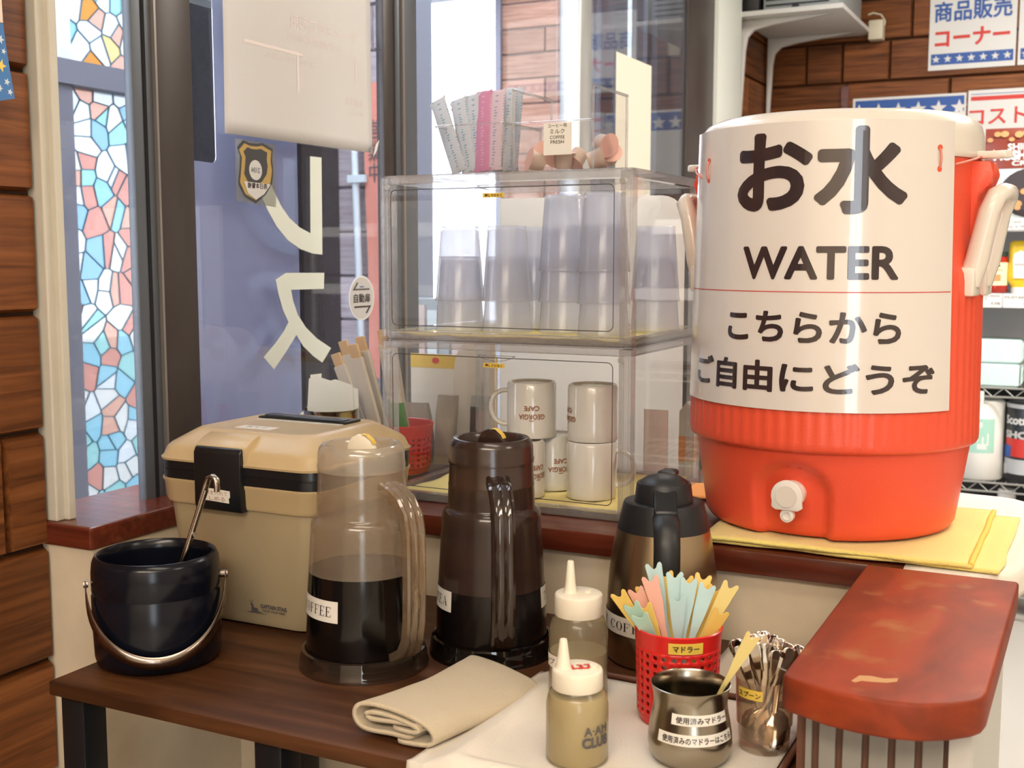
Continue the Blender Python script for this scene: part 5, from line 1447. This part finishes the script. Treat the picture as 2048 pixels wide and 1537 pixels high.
# ================================================================== ON THE GLASS
LT = [('レ', [(1.7206, 1.4081), (1.7543, 1.4083), (1.7519, 1.2357), (1.7245, 1.2373), (1.6873, 1.2452), (1.6517, 1.2606), (1.6223, 1.2834), (1.5988, 1.3102), (1.5829, 1.3337), (1.6086, 1.3536), (1.6193, 1.3383), (1.636, 1.3176), (1.658, 1.2982), (1.686, 1.2831), (1.7175, 1.2732)], 'cream cut-out letter with a long curved stroke on the door glass'),
      ('ス', [(1.6447, 1.2044), (1.7565, 1.2029), (1.7545, 1.174), (1.658, 1.1749), (1.6635, 1.1551), (1.6758, 1.1308), (1.6988, 1.1071), (1.7307, 1.0857), (1.7739, 1.0652), (1.746, 1.0406), (1.7188, 1.0547), (1.6898, 1.0744), (1.6709, 1.0959), (1.64, 1.0677), (1.6064, 1.0405), (1.5793, 1.0635), (1.6104, 1.0839), (1.6362, 1.1043), (1.6495, 1.1193), (1.6349, 1.1405), (1.6233, 1.169), (1.6167, 1.1934)], 'cream cut-out letter with two splayed legs on the door glass'),
      ('ト', [(1.7096, 1.0217), (1.7427, 1.021), (1.7396, 0.8633), (1.7065, 0.8685), (1.7087, 0.9411), (1.6662, 0.9204), (1.6459, 0.9361), (1.6672, 0.9496), (1.7091, 0.9707)], 'lowest cream cut-out letter on the door glass, mostly hidden')]
for ch_, pts, lab in LT:
    o = MB().prism(pts, lambda a, b, t: (XG + 0.0002 + t, a, b), 0.0004).obj('glass_letter', 'letter_cream')
    setp(o, lab, 'letter', 'cream letters on the door')
# security badge sticker
bs = thing('badge_sticker', 'rectangular sticker with a gold security shield under the paper poster', 'sticker', (XG + 0.0004, 1.57, 1.37))
def onG(dx): return lambda a, b, t: (dx + t, a - 1.57, b - 1.37)
MB().prism([(1.5203, 1.4225), (1.6215, 1.4197), (1.6219, 1.3154), (1.5188, 1.3221)], onG(0.0), 0.0002).obj('clear_backing', 'badge_sheet', bs)
shp = [(1.5236, 1.4082), (1.539, 1.4206), (1.5544, 1.4172), (1.5731, 1.4174), (1.59, 1.4202), (1.607, 1.4149), (1.6156, 1.4129), (1.6127, 1.3938), (1.6165, 1.3765), (1.6113, 1.3545), (1.5934, 1.3347), (1.5674, 1.3197), (1.5388, 1.3297), (1.5242, 1.3499), (1.5283, 1.3735), (1.5311, 1.3945)]
cxy = (1.569, 1.372)
MB().prism(shp, onG(0.0003), 0.0002).obj('shield', 'badge_dark', bs)
MB().prism([(cxy[0] + (a - cxy[0]) * 0.9, cxy[1] + (b - cxy[1]) * 0.9) for a, b in shp], onG(0.0006), 0.0002).obj('shield_face', 'badge_gold', bs)
MB().prism([(cxy[0] + (a - cxy[0]) * 0.66, cxy[1] + 0.008 + (b - cxy[1]) * 0.62) for a, b in shp], onG(0.0009), 0.0002).obj('shield_centre', 'badge_dark', bs)
MB().prism([(1.5681 + 0.0165 * math.cos(R(a)), 1.3742 + 0.0165 * math.sin(R(a))) for a in range(0, 360, 20)], onG(0.0012), 0.0002).obj('roundel', 'sticker_grey', bs)
MB().prism([(1.5377, 1.3545), (1.6069, 1.3529), (1.5891, 1.3359), (1.5676, 1.3261), (1.5472, 1.3353)], onG(0.0012), 0.0002).obj('banner', 'sticker_grey', bs)
put_text('lettering', text_geo('2104', 0.02), 'ink_grey', bs, lambda a, b: Vector((0.0016, 1.5681 - 1.57 - a, 1.3742 - 1.37 + b)), 0.022, 0.009)
put_text('lettering', text_geo('南日本警備', 0.02), 'ink', bs, lambda a, b: Vector((0.0016, 1.572 - 1.57 - a, 1.3487 - 1.37 + b)), 0.050, 0.0095)
# round automatic-door sticker
rs = thing('door_sticker', 'round grey automatic door sticker with arrows on the glass', 'sticker', (XG + 0.0004, 1.876, 1.1535))
def disc(r): return [(r * math.cos(R(a)), r * math.sin(R(a))) for a in range(0, 360, 10)]
fD = lambda dx: (lambda a, b, t: (dx + t, a, b))
MB().prism(disc(0.0425), fD(0), 0.0003).obj('rim', 'sticker_rim', rs)
MB().prism(disc(0.0395), fD(0.0004), 0.0003).obj('face', 'sticker_grey', rs)
put_text('lettering', text_geo('自動扉', 0.02), 'ink', rs, lambda a, b: Vector((0.001, a, b)), 0.056, 0.0175)
for s in (1, -1):
    MB().prism([(-0.031 * s, 0.0150 * s), (0.026 * s, 0.0150 * s), (0.026 * s, 0.0180 * s), (-0.022 * s, 0.0180 * s), (-0.012 * s, 0.0290 * s), (-0.0160 * s, 0.0300 * s)], fD(0.0008), 0.0002).obj('arrow', 'ink', rs)
MB().prism([(-0.007, 0.0205), (0.007, 0.0205), (0.007, 0.0225), (-0.007, 0.0225)], fD(0.0008), 0.0002).obj('printed_bar', 'ink_blue', rs)

# paper poster seen from behind
po = thing('paper_poster', 'blank back of a large paper poster hung on the door glass', 'poster', (-1.255, 1.69, 1.43))
def pf(i, j):
    y = -0.202 + 0.415 * i - 0.004 * j * (1 - i)
    return (0.0015 + 0.012 * max(0.0, i - 0.80) / 0.2 * (0.4 + 0.6 * j) - 0.004 * i * j + 0.004 * math.sin(PI * j) * (1 - i), y - 0.004 * math.sin(PI * j) * i, -0.003 + 0.47 * j)
solid(MB().grid(24, 20, pf).obj('paper', 'poster_paper', po, smooth=70, fix=False), 0.0003)
def pt(body, y, z, w, h, mat='poster_print'):
    def fn(a, b):
        q = Vector(pf((y - a + 0.202) / 0.415, (z + b) / 0.47)); return q + Vector((0.0006, 0, 0))
    put_text('lettering', text_geo(body, 0.02), mat, po, fn, w, h, step=0.01)
pt('サービスをご利用', 0.075, 0.205, 0.20, 0.020)
pt('お手続きの流れ', 0.045, 0.178, 0.17, 0.014)
pt('スマホでかんたん', -0.03, 0.138, 0.14, 0.010)
pt('会員さま', 0.16, 0.088, 0.052, 0.014)
pt('ポイント', 0.165, 0.068, 0.042, 0.008)
MB().grid(8, 1, lambda i, j: Vector(pf(0.12 + 0.38 * i, 0.315 + 0.012 * j)) + Vector((0.0006, 0, 0))).obj('printed_bar', 'poster_print', po, fix=False)
for i0, i1, j0, j1 in ((0.46, 0.475, 0.18, 0.315), (0.885, 0.895, 0.26, 0.36)):
    MB().grid(1, 6, lambda i, j: Vector(pf(i0 + (i1 - i0) * i, j0 + (j1 - j0) * j)) + Vector((0.0006, 0, 0))).obj('printed_bar', 'poster_print', po, fix=False)
tp = MB().prism([(0.200, -0.012), (0.214, 0.002), (0.222, 0.022), (0.210, 0.012)], lambda a, b, t: (0.016 + t, a, b), 0.0002).obj('tape', 'ink_white', po)
# second poster on the far leaf
p2_ = MB().prism([(3.168, 1.16), (3.458, 1.16), (3.458, 1.806), (3.168, 1.806)], lambda a, b, t: (XG + 0.002 + t, a, b), 0.0006).obj('door_poster', 'poster_cream')
setp(p2_, 'tall cream poster on the far glass door', 'poster')

# star pennant on the boarded wall
pn = thing('star_pennant', 'blue star-patterned cloth pennant hanging at the upper left edge', 'pennant', (-1.243, 1.04, 1.42))
fP = lambda dx: (lambda a, b, t: (dx + t, a - 1.04, b - 1.42))
MB().prism([(1.00, 1.522), (1.0625, 1.522), (1.0665, 1.487), (1.0752, 1.4319), (1.05, 1.426), (1.00, 1.418)], fP(0.0), 0.001).obj('cloth', 'flag_blue', pn)
MB().prism([(1.00, 1.523), (1.0625, 1.523), (1.060, 1.62), (1.00, 1.62)], fP(0.0), 0.001).obj('border_cloth', 'flag_pink', pn)
for y, z, r, m in ((1.056, 1.470, 0.0085, 'star_yellow'), (1.057, 1.502, 0.006, 'star_pale'), (1.064, 1.451, 0.005, 'star_pale'), (1.068, 1.439, 0.0045, 'star_pale'), (1.053, 1.442, 0.0045, 'star_pale'), (1.061, 1.488, 0.004, 'star_pale'), (1.045, 1.485, 0.007, 'star_yellow')):
    MB().prism(star_pts(r, y, z, 0.3), fP(0.0012), 0.0003).obj('star', m, pn)

# outside: banner on its pole
nb = thing('upright_banner', 'orange red banner on a pale pole outside the door', 'banner', (-2.33, 3.50, -0.06))
MB().tube([(-0.047, 0.05, 0.0), (-0.058, 0.05, 1.0), (-0.073, 0.05, 1.56), (-0.078, 0.05, 1.72)], 0.013, 12).obj('pole', 'pipe_pale', nb, smooth=60)
for z in (1.14, 1.565):
    box('clamp', -0.095, -0.020, 0.03, 0.045, z - 0.013, z + 0.013, 'pipe_pale', nb)
MB().grid(4, 12, lambda i, j: (-0.035 + 0.14 * i, 0.06 + 0.008 * math.sin(6 * j + 2 * i), 0.85 + 1.05 * j)).obj('banner_cloth', 'banner_red', nb, smooth=60, fix=False)
put_text('lettering', text_geo('営\n業\n中'), 'ink_grey', nb, flat((0.01, 0.045, 1.66), (1, 0, 0), (0, 0, 1)), 0.05, 0.22)
lr = thing('leaflet_rack', 'grey leaflet rack with pale leaflets standing in the entrance', 'leaflet rack', (-1.93, 3.30, -0.06))
box('rack_body', -0.14, 0.14, -0.05, 0.05, 0.0, 1.155, 'device_grey', lr)
for k in range(6):
    box('leaflet', -0.13 + k * 0.045, -0.095 + k * 0.045, -0.062, -0.052, 0.98, 1.12 + 0.008 * (k % 3), ('bag_pale', 'device_grey', 'pink_card')[k % 3], lr)
box('front_ledge', -0.14, 0.14, -0.085, -0.05, 0.955, 0.965, 'pink_card', lr)

# ================================================================== SHOP CORNER AT THE BACK
# shelf on brackets with a device
ws = thing('wall_shelf', 'white shelf on two curved white brackets high on the boarded wall', 'shelf', (-1.262, 4.645, 2.10))
box('shelf_board', 0.0, 0.392, -0.290, 0.295, 0.007, 0.025, 'rack_white', ws, bevel=0.002)
for y in (-0.212, 0.200):
    pr = [(0.0, -0.345), (0.010, -0.345), (0.022, -0.10), (0.030, -0.055), (0.055, -0.030), (0.12, -0.018), (0.30, 0.0), (0.345, 0.0065), (0.0, 0.0065)]
    MB().prism(pr, lambda a, b, t: (a, y - 0.012 + t, b), 0.024).obj('bracket', 'rack_white', ws, smooth=40, bevel=0.003)
dv = thing('audio_device', 'grey electronic device with ribbed front on the white wall shelf', 'device', (-1.03, 4.60, 2.1255))
box('case_body', -0.14, 0.135, -0.19, 0.24, 0.004, 0.17, 'device_grey', dv, bevel=0.004)
for k in range(7):
    box('rib', -0.13, 0.10, -0.1935, -0.1895, 0.02 + 0.020 * k, 0.026 + 0.020 * k, 'device_black', dv)
MB().tube([(-0.02, -0.1895, 0.012), (-0.02, -0.197, 0.012)], 0.013, 18).obj('knob', 'device_black', dv, smooth=40)
for sx in (-1, 1):
    for sy in (-0.15, 0.2):
        MB().lathe([(0.0, 0.0), (0.012, 0.0), (0.012, 0.005)], 14, cx=sx * 0.11, cy=sy).obj('foot', 'device_black', dv)
bb = box('black_box', -1.258, -1.185, 4.40, 4.78, 2.1255, 2.32, 'device_black', bevel=0.003); setp(bb, 'black box beside the grey device on the wall shelf', 'box')
ad = thing('cable_box', 'cream cable box with a looped cord beside the wall shelf', 'cable box', (-0.85, 4.915, 2.08))
box('cable_housing', -0.025, 0.03, -0.03, 0.03, 0.0, 0.075, 'adaptor', ad, bevel=0.004)
MB().tube([(-0.03, -0.01, 0.10), (-0.01, -0.012, 0.105), (0.02, -0.012, 0.095), (0.035, -0.012, 0.07), (0.034, -0.02, 0.05)], 0.004, 8).obj('cord', 'adaptor', ad, smooth=60)

# notices on the back wall
YW = 4.951
def notice(name, label, x0, x1, z0, z1):
    t = thing(name, label, 'notice', ((x0 + x1) / 2, YW, z0))
    box('paper', (x0 - x1) / 2, (x1 - x0) / 2, -0.002, 0.0, 0.0, z1 - z0, 'ink_white', t)
    return t
def nbox(t, nm, x0, x1, z0, z1, mat, y=-0.0026): return box(nm, x0, x1, y, -0.0021, z0, z1, mat, t)
def nstar(t, x, z, r, mat): return MB().prism(star_pts(r, x, z), lambda a, b, d: (a, -0.003 - d, b), 0.0003).obj('star', mat, t)
n1 = notice('sale_notice', 'white notice with blue and red words over a band of stars', -0.653, -0.338, 1.953, 2.30)
put_text('lettering', text_geo('商品販売', 0.025), 'ink_blue', n1, flat((0.0, -0.003, 0.222), (1, 0, 0.012), (0, 0, 1)), 0.282, 0.078)
put_text('lettering', text_geo('コーナー', 0.035), 'ink_red', n1, flat((0.0, -0.003, 0.121), (1, 0, 0.012), (0, 0, 1)), 0.272, 0.068)
nbox(n1, 'star_band', -0.148, 0.150, 0.020, 0.062, 'ink_blue')
for k in range(7): nstar(n1, -0.129 + k * 0.043, 0.041, 0.0155, 'ink_white')
n2 = notice('sale_notice', 'second white notice cut off by the right edge', -0.330, -0.02, 1.953, 2.30)
nbox(n2, 'star_band', -0.146, 0.15, 0.020, 0.062, 'ink_blue')
for k in range(7): nstar(n2, -0.127 + k * 0.043, 0.041, 0.0155, 'ink_white')
n3 = notice('flag_notice', 'notice with a blue band of white stars above the cooler lid', -0.937, -0.507, 1.50, 1.862)
nbox(n3, 'star_band', -0.205, 0.208, 0.275, 0.352, 'ink_blue')
for k in range(6): nstar(n3, -0.19 + k * 0.076, 0.307, 0.032, 'ink_white')
nbox(n3, 'grey_drawing', 0.05, 0.208, 0.14, 0.29, 'bag_white', -0.0034)
n4 = notice('shop_notice', 'white notice with dark red stripes and words behind the pouch', -0.500, 0.02, 1.64, 1.868)
nbox(n4, 'stripe', -0.25, 0.25, 0.188, 0.204, 'ink_red'); nbox(n4, 'stripe', -0.25, 0.25, 0.010, 0.028, 'ink_red')
nbox(n4, 'thin_stripe', -0.25, 0.25, 0.211, 0.2135, 'ink_blue')
put_text('lettering', text_geo('コストコ', 0.02), 'ink_red', n4, flat((-0.115, -0.003, 0.128), (1, 0, 0.01), (0, 0, 1)), 0.28, 0.062)
nstar(n4, -0.228, 0.062, 0.009, 'ink'); nstar(n4, -0.205, 0.062, 0.009, 'ink_blue')

# wire rack
rk = thing('wire_rack', 'grey shop rack with wire shelves along the back wall', 'rack', (-0.2, 4.41, 0.0))
for x in (-0.62, 0.75):
    for y in (-0.2, 0.2):
        MB().tube([(x, y, 0.0), (x, y, 1.5)], 0.0125, 12).obj('post', 'rack_wire', rk, smooth=50)
box('back_panel', -0.62, 0.75, 0.19, 0.198, 0.80, 1.38, 'rack_grey', rk)
box('back_panel', -0.62, 0.75, 0.19, 0.198, 0.05, 0.78, 'shop_black', rk)
for z in (1.108, 1.352):
    box('shelf_board', -0.62, 0.75, -0.205, 0.19, z - 0.014, z, 'rack_white' if z > 1.2 else 'rack_grey', rk)
    box('price_rail', -0.62, 0.75, -0.214, -0.2055, z - 0.040, z + 0.001, 'rack_white', rk)
for z in (0.794, 0.472, 0.12):
    for y in (-0.205, 0.18):
        for dz in (0.0, -0.030):
            MB().tube([(-0.62, y, z + dz), (0.75, y, z + dz)], 0.0035, 6).obj('shelf_wire', 'rack_wire', rk)
    zz = MB()
    pts = [(-0.62 + 0.034 * k, -0.205, z - (0.030 if k % 2 else 0.0)) for k in range(41)]
    zz.tube(pts, 0.0022, 5).obj('zigzag_wire', 'rack_wire', rk)
    for k in range(40):
        MB().tube([(-0.61 + 0.0345 * k, -0.205, z + 0.001), (-0.61 + 0.0345 * k, 0.18, z + 0.001)], 0.0016, 4).obj('shelf_wire', 'rack_wire', rk)
# price tags
def tag(label, x0, x1, z0, z1, lines):
    t = thing('price_tag', label, 'price tag', ((x0 + x1) / 2, 4.1950, z0), 0, 'price tags on the rack')
    box('card', (x0 - x1) / 2, (x1 - x0) / 2, -0.0015, 0.0, 0.0, z1 - z0, 'ink_white', t)
    for body, fx, fz, w, h in lines:
        put_text('lettering', text_geo(body), 'ink_grey', t, flat((fx * (x1 - x0), -0.002, fz * (z1 - z0)), (1, 0, 0), (0, 0, 1)), w, h)
tag('price tag under the pouch, on the upper rail', -0.335, -0.225, 1.317, 1.353, [('SHIITAKE CRISP', -0.05, 0.68, 0.08, 0.008), ('150g ￥798', 0.15, 0.25, 0.06, 0.009)])
tag('price tag under the red sauce jar', -0.392, -0.293, 1.062, 1.108, [('MARINARA SAUCE', 0.0, 0.85, 0.085, 0.007), ('マリナラ', -0.2, 0.62, 0.045, 0.008), ('￥598', 0.3, 0.3, 0.028, 0.009)])
tag('price tag under the mustard bottle', -0.290, -0.19, 1.062, 1.108, [('MUSTARD', -0.1, 0.75, 0.07, 0.008), ('￥498', 0.25, 0.3, 0.028, 0.009)])
tag('price tag under the mint packs', -0.42, -0.335, 0.735, 0.783, [('PAPER', -0.1, 0.8, 0.05, 0.008), ('￥398', 0.2, 0.35, 0.03, 0.010)])

# goods
jr = thing('sauce_jar', 'glass jar of red sauce with dark green lid and cream label', 'jar', (-0.326, 4.262, 1.1085))
MB().lathe([(0.0, 0.0), (0.038, 0.0), (0.043, 0.005), (0.0435, 0.02), (0.0435, 0.105), (0.041, 0.117), (0.036, 0.123)], 40).obj('glass', 'sauce_red', jr, smooth=50)
MB().lathe([(0.0395, 0.122), (0.0405, 0.124), (0.0405, 0.136), (0.038, 0.138), (0.0, 0.138)], 40).obj('lid', 'lid_green', jr, smooth=50)
ca = math.atan2(-4.262, 0.326)
lb = wrap_label('label', 'label_cream', jr, 0.0440, ca + R(-75), ca + R(75), 0.026, 0.102)
put_text('lettering', text_geo('MARINARA'), 'ink_brown', lb, cyl(0.0444, ca, 0.077), 0.055, 0.007, step=0.006)
wrap_label('printed_bar', 'ink', lb, 0.0445, ca + R(-24), ca + R(24), 0.088, 0.095)
wrap_label('printed_picture', 'mushroom_tan', lb, 0.0445, ca + R(-28), ca + R(28), 0.040, 0.062)
mu = thing('mustard_bottle', 'yellow squeeze bottle of mustard standing on its white cap', 'bottle', (-0.246, 4.262, 1.1085))
MB().lathe([(0.0, 0.0), (0.026, 0.0), (0.027, 0.018), (0.022, 0.020)], 32).obj('cap', 'ink_white', mu, smooth=50)
MB().rings([(0.019, 0.024, 0.018, 0.015), (0.04, 0.037, 0.024, 0.02), (0.06, 0.040, 0.026, 0.022), (0.11, 0.036, 0.025, 0.02), (0.15, 0.037, 0.026, 0.02), (0.168, 0.034, 0.022, 0.018), (0.174, 0.022, 0.014, 0.012)]).obj('bottle_body', 'mustard', mu, smooth=50)
MB().prism([(-0.018, 0.05), (0.024, 0.05), (0.026, 0.11), (0.020, 0.135), (0.0, 0.142), (-0.020, 0.130), (-0.022, 0.11)], lambda a, b, t: (a, -0.0275 - t, b), 0.0006).obj('label', 'ink_white', mu)
put_text('lettering', text_geo('MUSTARD'), 'ink_grey', mu, flat((0.002, -0.0286, 0.095), (1, 0, 0), (0, 0, 1)), 0.036, 0.008)
yc = thing('yellow_carton', 'small yellow carton half hidden behind the cooler handle', 'carton', (-0.408, 4.27, 1.1085))
box('carton_body', -0.022, 0.022, -0.03, 0.03, 0.0, 0.12, 'label_cream', yc)
box('printed_panel', -0.010, 0.0222, -0.0305, -0.0301, 0.03, 0.075, 'mustard', yc)
# pouches
def pouch(name, label, x, y, z, w, h, d, mat, top):
    t = thing(name, label, 'pouch', (x, y, z))
    def fn(s):
        def f(i, j):
            q = math.sin(PI * min(1, max(0, (0.04 + 0.92 * i)))) ** 0.5
            return (-w / 2 + w * i, s * d * q * (1 - j) ** 0.6 * (0.4 + 0.6 * min(1, j * 6 + 0.5)), h * j)
        return f
    for s, nm in ((-1, 'front_film'), (1, 'back_film')):
        MB().grid(20, 16, fn(s)).obj(nm, mat, t, smooth=60, fix=False)
    return t, fn(-1)
pu, pfn = pouch('snack_pouch', 'maroon topped snack pouch with a picture of mushrooms', -0.235, 4.26, 1.3525, 0.275, 0.300, 0.045, 'bag_pale', None)
def onp(a, b, e=0.0012):
    v = Vector(pfn((a + 0.1375) / 0.275, b / 0.300)); return v - Vector((0, e, 0))
MB().grid(14, 8, lambda i, j: onp(-0.136 + 0.272 * i, 0.165 + 0.134 * j)).obj('maroon_panel', 'bag_maroon', pu, smooth=60, fix=False)
put_text('lettering', text_geo('SHIITAKE', 0.03), 'ink_white', pu, lambda a, b: onp(0.0 + a, 0.236 + b, 0.003), 0.13, 0.022, step=0.015)
put_text('lettering', text_geo('MUSHROOM', 0.06), 'ink_white', pu, lambda a, b: onp(0.0 + a, 0.208 + b, 0.003), 0.215, 0.032, step=0.015)
put_text('lettering', text_geo('CRISPS', 0.03), 'ink_white', pu, lambda a, b: onp(0.0 + a, 0.182 + b, 0.003), 0.10, 0.016, step=0.015)
MB().grid(24, 8, lambda i, j: onp(0.02 + 0.105 * j * math.cos(2 * PI * i), 0.085 + 0.082 * j * math.sin(2 * PI * i), 0.002)).obj('printed_bowl', 'mushroom_dark', pu, fix=False)
rr_ = random.Random(5)
for k in range(26):
    if k < 15:
        a, q = rr_.uniform(0, 2 * PI), rr_.uniform(0.1, 0.85)
        cx, cz = 0.02 + 0.1 * q * math.cos(a), 0.085 + 0.078 * q * math.sin(a)
    else:
        cx, cz = -0.12 + 0.022 * (k - 15), 0.272 + 0.012 * math.sin(k * 2.0)
    r = rr_.uniform(0.009, 0.016)
    MB().grid(9, 1, lambda i, j: onp(cx + r * j * math.cos(2 * PI * i), cz + r * 0.8 * j * math.sin(2 * PI * i), 0.0035 + 0.0002 * k)).obj('printed_mushroom', 'mushroom_tan', pu, fix=False)
wp, _ = pouch('snack_pouch', 'silvery white pouch half hidden behind the cooler', -0.43, 4.28, 1.3525, 0.13, 0.21, 0.03, 'bag_white', None)
MB().grid(4, 1, lambda i, j: (0.040 + 0.018 * j, -0.022, 0.02 + 0.15 * i)).obj('dark_edge', 'shop_black', wp, fix=False)
MB().grid(4, 1, lambda i, j: (-0.06 + 0.125 * i, -0.014, 0.17 + 0.02 * j)).obj('teal_band', 'roll_teal', wp, fix=False)
# mint packs
for k, lab in enumerate(('lower pale mint wrapped paper pack', 'upper pale mint wrapped paper pack')):
    t = thing('paper_pack', lab, 'pack', (-0.345, 4.29, 0.7965 + 0.0795 * k), 0, 'mint packs on the rack')
    MB().rings([(0.0, 0.112 - 0.004 * (k == 0), 0.072, 0.006), (0.006, 0.118 - 0.004 * (k == 0), 0.078, 0.008), (0.072, 0.118 - 0.004 * (k == 0), 0.078, 0.008), (0.078, 0.112 - 0.004 * (k == 0), 0.072, 0.006)]).obj('wrapper', 'pack_mint', t, smooth=40)
    MB().prism([(0.0, 0.004), (0.020, 0.016), (0.014, 0.04), (0.020, 0.062), (0.0, 0.075)], lambda a, b, d: (0.117 + a * 0.35, -0.06 + d, b), 0.12).obj('folded_end', 'pack_mint', t)
# paper rolls
def roll(name, label, x, y, r, h, mat, group=None):
    t = thing(name, label, 'paper roll', (x, y, 0.4745), 0, group)
    MB().lathe([(0.018, 0.004), (0.018, 0.0), (r - 0.006, 0.0), (r, 0.006), (r, h - 0.008), (r - 0.008, h), (0.018, h), (0.018, h - 0.02)], 48).obj('roll_body', mat, t, smooth=50)
    return t
r1 = roll('kitchen_roll', 'white kitchen roll with a teal printed wrapper', -0.352, 4.29, 0.079, 0.270, 'roll_white', 'kitchen rolls')
ca = math.atan2(-4.29, 0.352)
lb = wrap_label('printed_panel', 'roll_teal', r1, 0.0796, ca + R(-60), ca + R(36), 0.095, 0.212)
put_text('lettering', text_geo('Kirkland'.replace('Kirkland', 'll'), 0.04), 'ink_blue', lb, cyl(0.0802, ca + R(-42), 0.150), 0.030, 0.055, step=0.01)
for a0, z0 in ((-16, 0.182), (-5, 0.108)):
    wrap_label('printed_patch', 'ink_white', lb, 0.0800, ca + R(a0), ca + R(a0 + 22), z0, z0 + 0.018)
for k in range(5):
    wrap_label('printed_curve', 'roll_white', lb, 0.07985, ca + R(-30 + 12 * k), ca + R(-27 + 12 * k), 0.11 + 0.012 * (k % 3), 0.15 + 0.012 * (k % 3))
roll('kitchen_roll', 'plain white kitchen roll just left of the teal printed one', -0.515, 4.30, 0.079, 0.268, 'roll_white', 'kitchen rolls')
r2 = roll('shop_towel_roll', 'black and red wrapped towel roll at the right edge', -0.190, 4.29, 0.080, 0.272, 'shop_black')
ca = math.atan2(-4.29, 0.190)
wrap_label('top_band', 'rack_grey', r2, 0.0806, ca + R(-85), ca + R(85), 0.252, 0.266)
wrap_label('red_band', 'ink_red', r2, 0.0806, ca + R(-70), ca + R(60), 0.088, 0.150)
wrap_label('grey_band', 'rack_grey', r2, 0.0806, ca + R(-80), ca + R(60), 0.030, 0.080)
wrap_label('blue_print', 'ink_blue', r2, 0.0810, ca + R(-82), ca + R(-48), 0.085, 0.125)
put_text('lettering', text_geo('Scott', 0.04), 'ink_white', r2, cyl(0.0812, ca + R(-40), 0.212), 0.085, 0.030, step=0.01)
put_text('lettering', text_geo('SHOP', 0.05), 'rack_white', r2, cyl(0.0812, ca + R(-28), 0.163), 0.120, 0.026, step=0.01)
wrap_label('barcode_panel', 'ink_white', r2, 0.0812, ca + R(-85), ca + R(-62), 0.026, 0.060)
# purple bottles below
for x, lab in ((-0.258, 'purple detergent bottle with a white cap under the rolls'), (-0.135, 'second purple detergent bottle at the right edge')):
    t = thing('detergent_bottle', lab, 'bottle', (x, 4.30, 0.1225), 0, 'purple bottles on the lowest shelf')
    MB().rings([(0.0, 0.052, 0.035, 0.02), (0.02, 0.056, 0.038, 0.022), (0.19, 0.056, 0.038, 0.022), (0.235, 0.040, 0.030, 0.02), (0.255, 0.028, 0.026, 0.02)]).obj('bottle_body', 'purple', t, smooth=40)
    MB().lathe([(0.030, 0.252), (0.031, 0.254), (0.029, 0.312), (0.026, 0.316), (0.0, 0.317)], 28).obj('cap', 'ink_white', t, smooth=50)
    MB().prism([(-0.045, 0.04), (0.045, 0.04), (0.045, 0.15), (-0.045, 0.15)], lambda a, b, d: (a, -0.0385 - d, b), 0.0006).obj('label', 'lilac', t)
gt = thing('grey_tub', 'pale tub in the shadow under the kitchen roll', 'tub', (-0.37, 4.33, 0.1225))
MB().lathe([(0.0, 0.0), (0.042, 0.0), (0.046, 0.24), (0.050, 0.242), (0.050, 0.265), (0.0, 0.268)], 32).obj('tub_body', 'bag_white', gt, smooth=50)
